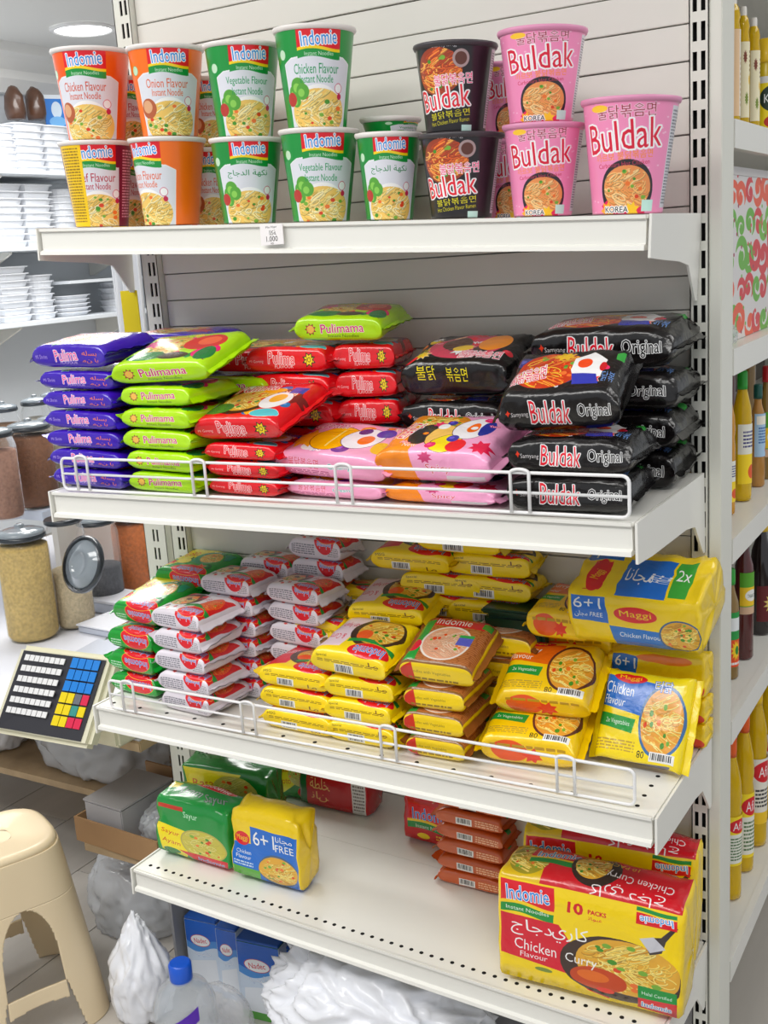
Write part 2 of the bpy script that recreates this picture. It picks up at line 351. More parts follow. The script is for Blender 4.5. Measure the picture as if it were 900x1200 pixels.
def fence(i, pa, pb, h, loops, label):
    A = on_shelf(i, *pa, .004); B = on_shelf(i, *pb, .004); A, B = Vector(A), Vector(B); d = (B-A); L = d.length; dn = d.normalized()
    root = thing('wire_rail', label, 'rail', tuple(A)); up = Vector((0, 0, 1)); r = .0021; cr = .008
    P = lambda s, z: tuple(dn*s+up*z)
    fr = []
    for cx, cz, a0 in ((cr, cr, 180), (cr, h-cr, 180), (L-cr, h-cr, 90), (L-cr, cr, 0)):
        pass
    for (cx, cz, s0) in ((cr, cr, PI*1.5), (cr, h-cr, PI), (L-cr, h-cr, PI/2), (L-cr, cr, 0)):
        for k in range(5): a = s0-k*PI/8; fr.append(P(cx+cr*math.cos(a), cz+cr*math.sin(a)))
    fr.append(fr[0]); MB().tube(fr, r, 8, False).build('frame_wire', M_wire, root, True)
    MB().tube([P(0, h*.5), P(L, h*.5)], r*.9).build('middle_wire', M_wire, root, True)
    for pxl in loops:
        s = (Vector(on_shelf(i, pxl, pa[1]+(pb[1]-pa[1])*(pxl-pa[0])/(pb[0]-pa[0])))-A).dot(dn); w = .0115
        pts = [P(s-w, 0), P(s-w, h)]+[P(s-w*math.cos(k*PI/8), h+w*.4*math.sin(k*PI/8)) for k in range(1, 8)]+[P(s+w, h), P(s+w, 0)]
        MB().tube([(q[0], q[1]-.003, q[2]) for q in pts], r).build('loop_wire', M_wire, root, True)
fence(1, (76, 573), (738, 607), .047, (110, 246, 414, 618), 'long white wire rail along the second shelf front')
fence(2, (131, 829), (744, 944), .046, (158, 298, 461, 667), 'long white wire rail along the third shelf front')
tg = on_y(318, 275, -.2075)
pt = Cv(120, 84, (244, 240, 240)); q = pt.reg(0, 0, 1, 1); q.text('Mix Hypr', .5, .14, .5, .12, (60, 60, 60), bold=.02); q.text('\u0627\ufedf\ufedb\ufe94', .55, .4, .3, .24, (60, 60, 60), bold=.02); q.text('1.000', .5, .7, .5, .26, (30, 30, 30), bold=.03); q.text('KD', .5, .93, .12, .09, (60, 60, 60))
M_tag = img_mat('printed price paper', pt, .6, 0, 0)
def quad_box(name, m, w, h, t, parent=None, loc=(0, 0, 0), rot=(0, 0, 0)):
    """thin slab, front face (-y) carries the whole print"""
    v = [(x, y, z) for y in (0, t) for z in (0, h) for x in (-w/2, w/2)]
    f = [(0, 1, 3, 2), (4, 6, 7, 5), (0, 2, 6, 4), (1, 5, 7, 3), (2, 3, 7, 6), (0, 4, 5, 1)]
    e = [(.01, .01)]*4; o = mk(name, v, f, m, parent, uvs=[[(0, 0), (1, 0), (1, 1), (0, 1)], e, e, e, e, e]); o.location = loc; o.rotation_euler = rot; return o
tag(quad_box('price_tag', M_tag, .036, .026, .0012, None, (tg[0], -.2068, tg[2]-.013)), 'small printed paper price tag on the top shelf lip', 'tag')
#PART2
# ------------------------------------------------------------------ noodle cups
RED, BLUE, GRN, YEL, WHT, BLK = (208, 18, 36), (24, 120, 205), (22, 140, 66), (250, 214, 20), (250, 250, 250), (20, 18, 20)
def cup_tex(name, side, kind):
    c = Cv(760, 320, side); g = c.reg(0, 0, 1, 1); f = c.reg(.33, 0, .67, 1)
    if kind[0] == 'indo':
        _, line1, line2, tcol, veg, seed = kind
        f.poly([(.04, .0), (.96, 0), (1.0, .3), (.9, .36), (.5, .3), (.1, .36), (0, .3)], side)
        f.poly([(.02, .38), (.14, .33), (.5, .3), (.86, .33), (.98, .38), (.94, 1), (.06, 1)], (226, 228, 236), (240, 240, 244), 4)
        f.logo(.24, .03, .8, .33)
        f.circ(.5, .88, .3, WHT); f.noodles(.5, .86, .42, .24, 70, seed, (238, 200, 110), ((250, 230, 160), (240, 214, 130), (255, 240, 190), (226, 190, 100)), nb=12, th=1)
        if veg == 'leaf':
            for dx, dy, r in ((.14, .66, .08), (.2, .6, .09), (.27, .65, .08), (.16, .74, .06)): f.circ(dx, dy, r, (90, 160, 60)); f.circ(dx-.02, dy+.01, r*.5, (140, 200, 90))
            f.circ(.08, .72, .07, (180, 60, 50))
        else: f.circ(.16, .7, .11, (176, 96, 60)); f.circ(.14, .68, .07, (220, 170, 130))
        f.circ(.8, .62, .045, WHT, (190, 40, 80), 2); f.circ(.82, .7, .03, (190, 40, 80))
        f.text(line1, .48, .43, .62, .1, tcol, bold=.02)
        if line2: f.text(line2, .48, .53, .46, .075, tcol, bold=.015)
        f.circ(-.02, .28, .05, (200, 230, 200), GRN, 1)
        for x0, x1, cc in ((.02, .12, (255, 255, 255)), (.86, .96, (255, 255, 255))): c.reg(x0, 0, x1, 1).lines(.05, .2, .95, .85, 22, tuple(int(v*.62) for v in side), 5)
    return c
def buldak_tex(kind):
    pink = kind == 'pink'; bg = (240, 150, 190) if pink else (26, 22, 26); c = Cv(760, 320, bg); f = c.reg(.33, 0, .68, 1)
    if pink:
        rd = random.Random(2)
        for i in range(70): c.reg(0, 0, 1, 1).ell(rd.random(), rd.random(), .006, .008, (248, 190, 215))
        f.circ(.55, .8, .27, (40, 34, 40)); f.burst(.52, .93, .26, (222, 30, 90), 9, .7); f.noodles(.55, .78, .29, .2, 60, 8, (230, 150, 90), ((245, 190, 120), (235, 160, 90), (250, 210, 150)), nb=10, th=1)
        f.burst(.3, .97, .09, (250, 170, 40), 7); f.burst(.62, .97, .08, (250, 200, 40), 7)
        f.text('\ubd88\ub2ed\ubcf6\uc74c\uba74', .52, .13, .6, .11, (150, 30, 60), WHT, 1, .03, rot=-3)
        f.text('Buldak', .5, .33, .84, .25, (208, 16, 56), WHT, 3.4, .09, rot=-5)
        f.text('\uae4c\ub974\ubcf4 \ubd88\ub2ed\ubcf6\uc74c\uba74', .5, .5, .66, .07, (240, 140, 50), bold=.03, rot=-4)
        f.text('Carbonara Hot Chicken', .5, .57, .6, .04, (200, 60, 90), rot=-4)
        f.rect(.74, .88, .9, .98, (200, 236, 226)); f.text('KOREA', .42, .96, .3, .05, BLK, WHT, 2, .03); f.ell(.24, .1, .1, .03, (250, 200, 60))
    else:
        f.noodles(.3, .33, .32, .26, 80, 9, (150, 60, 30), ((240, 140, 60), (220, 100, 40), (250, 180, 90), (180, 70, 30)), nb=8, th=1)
        f.ell(.6, .2, .1, .1, (170, 150, 150)); f.ell(.6, .2, .07, .07, (90, 50, 40))
        f.text('\ubd88\ub2ed\ubcf6\uc74c\uba74', .5, .42, .5, .12, (230, 60, 120), WHT, 1.5, .03, rot=-4)
        f.text('Buldak', .36, .62, .74, .24, (220, 16, 46), WHT, 3.2, .09, rot=-6)
        f.text('\ubd88\ub2ed\ubcf6\uc74c\uba74', .44, .8, .6, .08, (240, 230, 20), bold=.04, rot=-6); f.text('Hot Chicken Flavor Ramen', .44, .88, .6, .05, (240, 230, 20), bold=.02, rot=-6)
        f.rect(.62, .92, .78, 1, (200, 236, 226)); f.text('Samyang', .4, .06, .3, .05, (220, 220, 225))
    for x0 in (.69, .02):
        q = c.reg(x0, 0, x0+.13, 1); q.rect(.06, .08, .94, .95, (226, 200, 222) if not pink else (216, 214, 220)); q.lines(.12, .11, .88, .92, 30, (120, 90, 110) if not pink else (110, 110, 118), 8)
    return c
CUPT = {
 'cup_chicken': cup_tex('c', (232, 96, 24), ('indo', 'Chicken Flavour', 'Instant Noodle', (196, 66, 40), 'meat', 1)),
 'cup_onion': cup_tex('c', (238, 116, 20), ('indo', 'Onion Flavour', 'Instant Noodle', (214, 90, 50), 'meat', 2)),
 'cup_veg': cup_tex('c', (20, 140, 60), ('indo', 'Vegetable Flavour', 'Instant Noodle', (30, 140, 80), 'leaf', 3)),
 'cup_chickengreen': cup_tex('c', (20, 140, 60), ('indo', 'Chicken Flavour', 'Instant Noodle', (30, 140, 80), 'leaf', 4)),
 'cup_arabic': cup_tex('c', (18, 134, 56), ('indo', '\ufe9d\ufe8e\ufe9f\ufeaa\ufedf\ufe8d \ufe94\ufeec\ufedc\ufee7', None, (20, 120, 60), 'leaf', 5)),
 'cup_maroon': cup_tex('c', (122, 20, 56), ('indo', 'Beef Flavour', 'Instant Noodle', (170, 40, 60), 'meat', 6)),
 'cup_black': buldak_tex('black'), 'cup_pink': buldak_tex('pink')}
q = CUPT['cup_maroon'].reg(.28, 0, .44, 1); q.rect(.1, 0, 1, 1, (240, 200, 20)); q.lines(.2, .08, .9, .95, 26, (150, 120, 20), 3)
q = CUPT['cup_maroon'].reg(.62, 0, .85, 1); q.rect(0, 0, 1, 1, (122, 20, 56)); q.lines(.1, .1, .95, .9, 24, (226, 170, 190), 3)
CUPM = {k: img_mat('printed '+k.replace('_', ' '), v, .3, .4, .12, 20) for k, v in CUPT.items()}
LIDM = {'cup_black': mat('dark cup rim', (70, 66, 70), .35), 'cup_pink': mat('pink cup rim', (226, 150, 186), .35), 'x': mat('white cup rim', (238, 232, 228), .35)}
def cup_mesh(rb, rt, h, key, n=40):
    prof = [(rb*.96, .004), (rb, 0), (rb+(rt-rb)*.02, .002)]+[(rb+(rt-rb)*t, .002+(h-.006)*t) for t in (.12, .25, .4, .55, .7, .85, 1)]
    v, f, uv = [], [], []
    for r, z in prof:
        for k in range(n): a = 2*PI*k/n-PI/2; v.append((r*math.cos(a), r*math.sin(a), z))
    for i in range(len(prof)-1):
        for k in range(n):
            f.append((i*n+k, i*n+(k+1) % n, (i+1)*n+(k+1) % n, (i+1)*n+k)); u0, u1 = (k/n+.5) % 1.0, (k/n+.5) % 1.0+1/n
            v0, v1 = prof[i][1]/h, prof[i+1][1]/h; uv.append([(u0, v0), (u1, v0), (u1, v1), (u0, v1)])
    o = mk('cup_body', v, f, CUPM[key], None, True, uv); body = o.data; bpy.data.objects.remove(o)
    o = MB().lathe([(rt-.001, h-.007), (rt+.0015, h-.006), (rt+.003, h-.003), (rt+.0025, h-.0005), (rt-.001, h), (rt-.002, h-.002)], n, cap0=False).build('cup_rim', LIDM.get(key, LIDM['x']), None, True)
    rim = o.data; bpy.data.objects.remove(o); return body, rim
_cups = {}
def cup(key, pxc, pyb, pyt, wpx, z, label, y=-.15, deg=0, below=None):
    """pxc, pyb: base centre in the photo; wpx: rim width"""
    b = on_y(pxc, pyb, y); t = float((b-CAM) @ WX); rt = wpx*t/F_PX/2*.965; h = (pyb-pyt)*t/F_PX*.925
    k = (key, round(rt, 3), round(h, 3))
    if k not in _cups: _cups[k] = cup_mesh(rt*.74, rt, h, key)
    body, rim = _cups[k]
    r = thing('noodle_cup', label, 'cup', (b[0], y, z), 0, 'noodle cups on the top shelf')
    view = math.atan2(CAM[1]-y, CAM[0]-b[0])+PI/2; r.matrix_basis = Matrix.Translation((b[0], y, z)) @ Matrix.Rotation(math.atan(.051), 4, 'Y') @ Matrix.Rotation(view+math.radians(deg), 4, 'Z')
    link('cup_body', body, r); link('cup_rim', rim, r); return h, b[0]
def s1z(px): return shelf_z(0, on_y(px, 258, -.15)[0])+.0012
rows = [('cup_maroon', 120, 266, 164, 84, -4, 'maroon and yellow noodle cup at the left end of the bottom cup row'),
        ('cup_onion', 202, 264, 160, 88, -48, 'orange noodle cup turned to its side print, second from left, bottom row'),
        ('cup_arabic', 293, 262, 160, 84, 2, 'green noodle cup with Arabic writing above the paper price tag'),
        ('cup_veg', 377, 259, 149, 92, 4, 'green vegetable noodle cup in the bottom row between two Arabic cups'),
        ('cup_arabic', 457, 257, 153, 76, 2, 'green Arabic noodle cup next to the lower black cup'),
        ('cup_black', 541, 255, 154, 98, -6, 'lower of the two black noodle cups'),
        ('cup_pink', 636, 251, 141, 94, -8, 'lower of the two stacked pink noodle cups'),
        ('cup_pink', 735, 248, 111, 112, -10, 'largest pink noodle cup, standing alone at the right end')]
tops = []
for key, px, pb, ptp, w, dg, lb in rows:
    z = s1z(px); h, x = cup(key, px, pb, ptp, w, z, lb, -.15, dg); tops.append(z+h)
for key, px, pb, ptp, w, dg, lb, j in [('cup_chicken', 114, 162, 55, 90, -14, 'white and orange chicken noodle cup, top row left end', 0), ('cup_onion', 200, 160, 54, 88, 2, 'orange onion noodle cup, second from left in the top row', 1),
        ('cup_veg', 288, 158, 48, 88, 10, 'green vegetable noodle cup leaning left in the top row', 2), ('cup_chickengreen', 372, 149, 31, 95, 4, 'tall green chicken noodle cup, highest cup on the left', 3),
        ('cup_black', 534, 155, 50, 96, -6, 'upper of the two black noodle cups', 5), ('cup_pink', 634, 142, 32, 102, -4, 'upper of the two stacked pink noodle cups', 6)]:
    cup(key, px, pb, ptp, w, tops[j]+.0006, lb, -.15, dg)
for key, px, up, lb, pt_ in [('cup_maroon', 152, 1, 'maroon noodle cup half hidden behind the two left top row cups', 75), ('cup_chicken', 247, 1, 'orange and white noodle cup seen in the gap before the green cups', 78), ('cup_pink', 590, 1, 'pale noodle cup hidden behind the upper black cup', 70)]:
    z = s1z(px); h, x = cup(key, px, 255, 160, 62, z, lb.replace('half hidden', 'at shelf level').replace('seen in', 'at shelf level in').replace('hidden behind', 'at shelf level behind'), -.046, 10); cup(key, px-1, 160, pt_, 62, z+h+.0006, lb, -.046, 12)
z = s1z(455); h, x = cup('cup_arabic', 458, 250, 158, 70, z, 'green noodle cup hidden in the back row below the short bowl', -.046, 20)
cup('cup_veg', 457, 152, 119, 70, z+h+.0006, 'short green and white noodle bowl peeking over the bottom row', -.046, 60)
# ------------------------------------------------------------------ noodle packets
class Pk: pass
PK = {}
def pack_def(key, L, W, H, bg, draw, end='fin', seal=None, px=600, noun='', rough=.26, coat=.5, wr=1.0, n=5, bump=.5):
    T = 2*H+W; fin = .010 if end == 'fin' else 0; Lt = L+2*fin
    c = Cv(px, int(px*T/Lt), bg); a, b = H/T, (H+W)/T
    e = fin/Lt+(.01 if end == 'fin' else .05)
    F = c.reg(e, 1-a, 1-e, 1); Tt = c.reg(e, 1-b, 1-e, 1-a); B = c.reg(e, 0, 1-e, 1-b)
    draw(F, Tt, B, c)
    if seal: c.reg(0, 0, 1, 1).rect(0, 0, e*.9, 1, seal); c.reg(0, 0, 1, 1).rect(1-e*.9, 0, 1, 1, seal)
    p = Pk(); p.L, p.W, p.H, p.end, p.fin, p.noun, p.n, p.wr = L, W, H, end, fin, noun, n, wr; p.m = img_mat('printed '+noun, c, rough, coat, bump); p.var = {}; PK[key] = p
def pack_meshes(p, seed):
    if seed in p.var: return p.var[seed]
    L, W, H, fin = p.L, p.W, p.H, p.fin; rd = random.Random(seed*7+3); T = 2*H+W
    nf, nt_ = 6, 10; per = []                                    # perimeter samples: (a, b, v)
    for k in range(nf): s = k/nf; per.append((-1, -1+2*s, s*H/T))
    for k in range(nt_): s = k/nt_; per.append((-1+2*s, 1, (H+s*W)/T))
    for k in range(nf): s = k/nf; per.append((1, 1-2*s, (H+W+s*H)/T))
    nb = 6
    for k in range(nb): s = k/nb; per.append((1-2*s, -1, None))
    n = len(per); fl = p.end == 'fin'; pw = 10 if fl else 10
    sec = []
    for a, b, v in per: d = (abs(a)**pw+abs(b)**pw)**(1/pw); sec.append((a/d, b/d))
    body_t = [-1, -.985, -.96, -.92, -.86, -.78]+[-.65+.1625*i for i in range(9)]+[.78, .86, .92, .96, .985, 1]
    droop = (rd.uniform(-.9, .7), rd.uniform(-.9, .7)); tw = (rd.uniform(-.2, .2), rd.uniform(-.2, .2))
    so = rd.uniform(0, 50); A = .0021*p.wr*(1 if H < .05 else 1.6)
    def ringpt(t, j, sh, sw):
        a, b = sec[j]; at = abs(t); puff = .09*H*(1-a*a)*(1-at**2) if b > .5 else 0
        y = a*W/2*sw; zc = H*.45; z = zc+(b*.5+.05)*H*sh*(.93)+puff*.75
        if b < -.9: z = max(z, 0.0)
        x = t*L/2; m = A*(.45+1.2*at**4)
        nz = noise.noise(Vector((x*38+so, y*38, z*38))); nz2 = (1-2*abs(noise.noise(Vector((x*75+so, y*34, z*34+9)))))-.5
        y += a*(nz*m+nz2*m*.5); z += (nz*m*.8+nz2*m*.45*(.3+at**3)) if z > .002 else 0
        x += nz2*A*.4
        return [x, y, max(z, 0) if sh > .3 else z]
    V, Fc, UV = [], [], []
    us = lambda x: (x+L/2+fin)/(L+2*fin)
    rings = []
    if fl:
        for t in body_t:
            sh = max(.05, (1-abs(t)**9)**.5); sw = 1-.05*(1-abs(t))*0+.035*abs(t)**6; rings.append((t, us(t*L/2), sh, sw, None))
    else:
        for q in (.1, .45, .8, .95): rings.append((-1, .002+.02*q, q, q, q))
        for t in body_t[2:-2]: rings.append((t, .03+.94*(t+1)/2, 1, 1, None))
        for q in (.95, .8, .45, .1): rings.append((1, .998-.02*q, q, q, q))
    for t, u, sh, sw, q in rings:
        for j in range(n):
            if q is None or fl: V.append(ringpt(t, j, sh, sw))
            else:
                x, y, z = ringpt(t*.985, j, 1, 1); zc = H*.5; k = q
                V.append([x+(1-k)*.004*(1 if t > 0 else -1), y*k+0, zc+(z-zc)*k])
    nr = len(rings)
    for i in range(nr-1):
        for j in range(n):
            j2 = (j+1) % n; Fc.append((i*n+j, (i+1)*n+j, (i+1)*n+j2, i*n+j2))
            v0 = per[j][2]; v1 = per[j+1][2] if j+1 < n else None
            if v0 is None: v0 = v1 = .004
            elif v1 is None: v1 = 1.0 if j < n-nb else .004
            u0, u1 = rings[i][1], rings[i+1][1]; UV.append([(u0, v0), (u1, v0), (u1, v1), (u0, v1)])
    for i, rv in ((0, False), (nr-1, True)):
        f = [i*n+k for k in range(n)]; Fc.append(tuple(f if rv else f[::-1])); UV.append([(rings[i][1], .5)]*n)
    for v in V: v[1] = v[1]
    o = mk('wrapper', V, Fc, p.m, None, True, UV)
    bm = bmesh.new(); bm.from_mesh(o.data); bmesh.ops.recalc_face_normals(bm, faces=bm.faces); bm.to_mesh(o.data); bm.free()
    body = o.data; bpy.data.objects.remove(o); seals = []
    if fl:
        for e, sgn in ((0, -1), (1, 1)):
            v, f, uv = [], [], []; ny = 12; zc = H*.47
            for side in (0, 1):
                for i in range(4):
                    for j in range(ny+1):
                        s = -1+2*j/ny; fx = fin*i/3; zz = zc+fx*(droop[e]+tw[e]*s*4)+.0011*math.sin(j*2.1+so)*(i/3)+(.0006 if side else -.0006)+.0009*math.sin(i*2.2)
                        v.append((sgn*(L/2-.001+fx+(0.0008*(j % 2) if i == 3 else 0)), s*W/2*1.035*(1+.01*i), zz))
            st = (ny+1)
            for side in (0, 1):
                for i in range(3):
                    for j in range(ny):
                        b0 = side*4*st+i*st+j; q4 = (b0, b0+1, b0+st+1, b0+st); f.append(q4 if side else q4[::-1])
                        u0 = us(sgn*(L/2-.001+fin*i/3)); u1 = us(sgn*(L/2+fin*(i+1)/3-.001)); c4 = [(u0, H/T+W/T*j/ny), (u0, H/T+W/T*(j+1)/ny), (u1, H/T+W/T*(j+1)/ny), (u1, H/T+W/T*j/ny)]; uv.append(c4 if side else c4[::-1])
            o = mk('end_seal', v, f, p.m, None, True, uv); seals.append(o.data); bpy.data.objects.remove(o)
    p.var[seed] = (body, seals); return p.var[seed]
PCOUNT = [0]
def pack(key, A, B, z, label, tilt=0, roll=0, group=None, hs=1, dy=0, ws=1, cat='packet'):
    """A, B: floor points (x, y) of the front edge, left and right end"""
    p = PK[key]; A = Vector(A[:2]); B = Vector(B[:2]); d = B-A; L = d.length; d.normalize(); nrm = Vector((-d.y, d.x)); sc_ = L/p.L
    th = math.radians(tilt); Wd = p.W*ws; c = (A+B)/2+nrm*(Wd/2*math.cos(th)+dy+p.H*hs*math.sin(th)*.5)
    PCOUNT[0] += 1; body, seals = pack_meshes(p, PCOUNT[0] % p.n)
    r = thing('noodle_packet' if p.end == 'fin' else 'noodle_multipack', label, cat, (c.x, c.y, z+Wd/2*math.sin(th)), 0, group)
    r.rotation_euler = (th, math.radians(roll), math.atan2(d.y, d.x)); r.rotation_mode = 'XYZ'
    r.matrix_basis = Matrix.Translation((c.x, c.y, z+Wd/2*abs(math.sin(th)))) @ Matrix.Rotation(math.atan2(d.y, d.x), 4, 'Z') @ Matrix.Rotation(math.radians(roll), 4, 'Y') @ Matrix.Rotation(th, 4, 'X') @ Matrix.Diagonal((sc_, ws, hs, 1))
    link('wrapper', body, r)
    for s in seals: link('end_seal', s, r)
    return r
ORD = ['bottom one', 'second up', 'third up', 'fourth up', 'fifth up', 'sixth up', 'seventh up', 'eighth up']
rdj = random.Random(12)
def stack(key, A, B, z, n, where, hs=1, jit=.0025, tops=None, group=None, ws=1, dy=0, z0n=0):
    A = Vector((A[0], A[1])); B = Vector((B[0], B[1])); p = PK[key]
    for k in range(n):
        j = lambda: rdj.uniform(-jit, jit); o = Vector((j(), j())); w = 'topmost' if k == n-1 and n > 1 else ORD[k+z0n]
        lab = '%s, %s of %s' % (p.noun, w, where) if n > 1 else '%s %s' % (p.noun, where)
        pack(key, A+o+Vector((0, j())), B+o+Vector((0, j())), z+k*(p.H*hs+.0012), lab, 0, rdj.uniform(-.5, .5), group, hs, dy, ws)
    return z+n*(p.H*hs+.0012)
# ---- wrapper prints
def d_purple(F, T, B, c):
    F.text('Mi Shrim', .12, .5, .16, .2, (190, 170, 230)); F.text('Pulima', .47, .42, .32, .5, (236, 60, 150), WHT, 2.4, .09, rot=-3); F.text('FLAVOUR', .5, .74, .24, .12, (220, 200, 240), bold=.02)
    F.text('\ufeea\ufedf\ufeb4\ufe91', .8, .36, .2, .26, (240, 130, 60), bold=.03); F.text('\ufee3\ufee6 \ufe8e\ufef3', .8, .66, .22, .22, (240, 130, 60), bold=.03)
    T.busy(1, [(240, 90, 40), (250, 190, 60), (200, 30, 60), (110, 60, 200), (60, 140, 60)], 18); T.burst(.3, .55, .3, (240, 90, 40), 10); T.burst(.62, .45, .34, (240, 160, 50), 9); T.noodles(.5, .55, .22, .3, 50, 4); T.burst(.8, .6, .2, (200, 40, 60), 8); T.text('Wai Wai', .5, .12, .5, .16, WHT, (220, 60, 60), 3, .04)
pack_def('purple', .15, .095, .0335, (62, 26, 168), d_purple, noun='purple noodle packet', seal=(58, 30, 176))
def d_lime(F, T, B, c):
    F.burst(.18, .5, .24, (190, 40, 60), 9, out=(60, 20, 30)); F.circ(.18, .5, .16, (240, 190, 90)); F.text('Pulimama', .55, .45, .5, .36, (196, 16, 100), (250, 220, 235), 2.2, .07, rot=-2); F.text('Instant Noodles', .56, .76, .36, .12, (60, 90, 20))
    T.busy(2, [(220, 40, 50), (40, 140, 60), (230, 40, 120), (90, 60, 40), (250, 210, 60), (20, 100, 50)], 22, .1); T.noodles(.42, .5, .22, .3, 50, 5); T.circ(.75, .4, .26, (210, 50, 40)); T.circ(.78, .36, .14, (240, 110, 70)); T.ell(.3, .8, .2, .14, (30, 130, 60)); T.ell(.6, .82, .16, .1, (60, 50, 30)); T.burst(.2, .35, .2, (220, 40, 120), 8); T.ell(.9, .75, .08, .2, (30, 120, 60)); T.text('Curry', .3, .12, .3, .16, (250, 230, 60), (180, 30, 60), 3, .05)
    B.rect(0, 0, 1, .5, (226, 190, 200))
pack_def('lime', .137, .1, .036, (176, 222, 22), d_lime, noun='lime green noodle packet')
def d_red(F, T, B, c):
    F.text('Mi Goreng', .12, .55, .18, .16, (250, 220, 220)); F.text('Pulima', .45, .42, .34, .5, (226, 20, 40), WHT, 2.6, .07, rot=3); F.text('FLAVOUR', .48, .76, .24, .14, (250, 230, 230), bold=.02)
    F.burst(.8, .5, .34, (30, 26, 20), 8); F.burst(.8, .5, .27, (240, 210, 30), 8); F.text('HOT', .8, .5, .12, .22, (40, 30, 20), bold=.05)
    T.busy(3, [(250, 170, 40), (90, 140, 50), (240, 240, 240), (120, 30, 30), (40, 110, 170)], 18); T.ell(.42, .52, .34, .38, (70, 30, 24)); T.noodles(.42, .5, .28, .32, 50, 6); T.ell(.2, .75, .16, .14, (80, 130, 50)); T.ell(.6, .28, .14, .07, (240, 170, 30)); T.text('Pulima', .35, .16, .5, .22, (225, 20, 50), WHT, 4, .05, rot=-4); T.ell(.76, .55, .16, .22, (245, 240, 240), (200, 30, 50)); T.circ(.76, .5, .12, (240, 180, 60)); T.rect(.8, .2, .95, .36, (40, 50, 160)); T.ell(.8, .88, .16, .1, (90, 190, 200), WHT)
    B.rect(0, 0, 1, .5, (230, 226, 226))
pack_def('red', .14, .1, .036, (216, 20, 34), d_red, noun='red noodle packet')
def d_pink(F, T, B, c):
    F.text('\ubd88\ub2ed\ubcf6\uc74c\uba74', .26, .42, .3, .4, (210, 30, 80), WHT, 1, .03, rot=4); F.text('Creamy', .6, .5, .22, .3, (60, 170, 160), WHT, 2, .04, rot=-6); F.lines(.05, .7, .5, .95, 4, (180, 90, 130), 2)
    T.busy(4, [(250, 190, 40), (230, 60, 130), (240, 130, 30), (250, 250, 250), (120, 60, 150)], 20); T.burst(.16, .6, .3, (250, 170, 40), 9); T.ell(.4, .55, .2, .34, (250, 180, 20), (60, 30, 20), 3); T.rect(.4, .3, .42, .8, (250, 220, 120)); T.ell(.66, .5, .18, .3, (248, 244, 250), (60, 40, 60), 3); T.ell(.7, .55, .07, .13, (240, 120, 30)); T.ell(.8, .3, .08, .14, (50, 50, 160)); T.ell(.6, .3, .06, .1, (60, 40, 120)); T.ell(.9, .7, .08, .16, (240, 190, 60)); T.text('Cream', .22, .16, .34, .18, (200, 80, 140), WHT, 3, .04)
    B.rect(0, 0, 1, .5, (240, 225, 232))
pack_def('pink', .15, .1, .045, (243, 172, 204), d_pink, noun='pink noodle packet', wr=1.6)
def d_pink2(F, T, B, c):
    F.poly([(0, 0), (.3, 0), (.36, 1), (0, 1)], (236, 140, 30)); F.burst(.45, .2, .2, (200, 70, 120), 8); F.text('Spicy', .55, .55, .22, .3, (210, 30, 70), WHT, 2, .04); F.rect(.62, .75, .95, .95, (225, 222, 226))
    T.poly([(0, 0), (.4, 0), (.3, 1), (0, 1)], (240, 150, 34)); T.noodles(.38, .3, .24, .26, 50, 7, (220, 140, 40)); T.ell(.32, .6, .12, .26, (50, 44, 50), (240, 120, 30), 3); T.ell(.48, .62, .12, .26, (250, 200, 110), (60, 30, 20), 3); T.ell(.58, .82, .13, .2, (250, 220, 30), (60, 30, 20), 3); T.ell(.7, .42, .16, .28, (250, 246, 250), (60, 40, 60), 3); T.ell(.82, .42, .06, .2, (40, 50, 150)); T.ell(.68, .86, .08, .14, (225, 40, 50)); T.ell(.7, .42, .05, .12, (240, 110, 30)); T.busy(5, [(250, 200, 50), (225, 50, 110), (240, 130, 30), (250, 250, 250), (70, 60, 160)], 12, .06); T.text('\ubd88\ub2ed', .12, .5, .22, .4, (215, 30, 60), WHT, 4, .05, rot=12); T.burst(.9, .85, .14, (220, 40, 80), 8)
pack_def('pink2', .15, .11, .055, (243, 172, 208), d_pink2, noun='orange and pink noodle packet', wr=1.8)
def d_black(F, T, B, c):
    F.text('\u2726', .07, .45, .04, .2, (220, 60, 30)); F.text('Samyang', .17, .52, .15, .16, (230, 225, 225)); F.text('Buldak', .43, .48, .33, .58, (220, 14, 44), WHT, 3.4, .1, rot=2); F.text('Original', .79, .5, .27, .42, (10, 10, 10), WHT, 2.6, .05)
    T.busy(6, [(220, 50, 30), (250, 170, 50), (230, 50, 110), (180, 180, 190), (60, 60, 120)], 18, .07); T.noodles(.36, .5, .3, .4, 60, 8, (190, 60, 20), ((240, 110, 40), (225, 70, 25), (250, 160, 60), (250, 200, 60))); T.text('\ubd88\ub2ed\ubcf6\uc74c\uba74', .2, .6, .3, .3, (225, 40, 90), WHT, 3, .04, rot=-12); T.poly([(.56, .3), (.7, .15), (.84, .35), (.82, .7), (.64, .8), (.56, .55)], WHT); T.ell(.66, .42, .06, .1, (235, 80, 30)); T.poly([(.58, .62), (.78, .66), (.82, .85), (.6, .85)], (50, 60, 170)); T.ell(.82, .5, .03, .1, (200, 30, 40)); T.rect(.9, .15, .96, .3, (60, 160, 70)); T.text('\ub2ed\ubcf6', .88, .7, .1, .2, (120, 160, 220), bold=.03); T.burst(.46, .2, .16, (250, 200, 40), 8)
    B.rect(0, 0, 1, .4, (170, 158, 150))
pack_def('black', .175, .11, .056, (17, 14, 15), d_black, noun='black noodle multipack bag', px=680, rough=.24, coat=.35, wr=1.9, bump=.6)
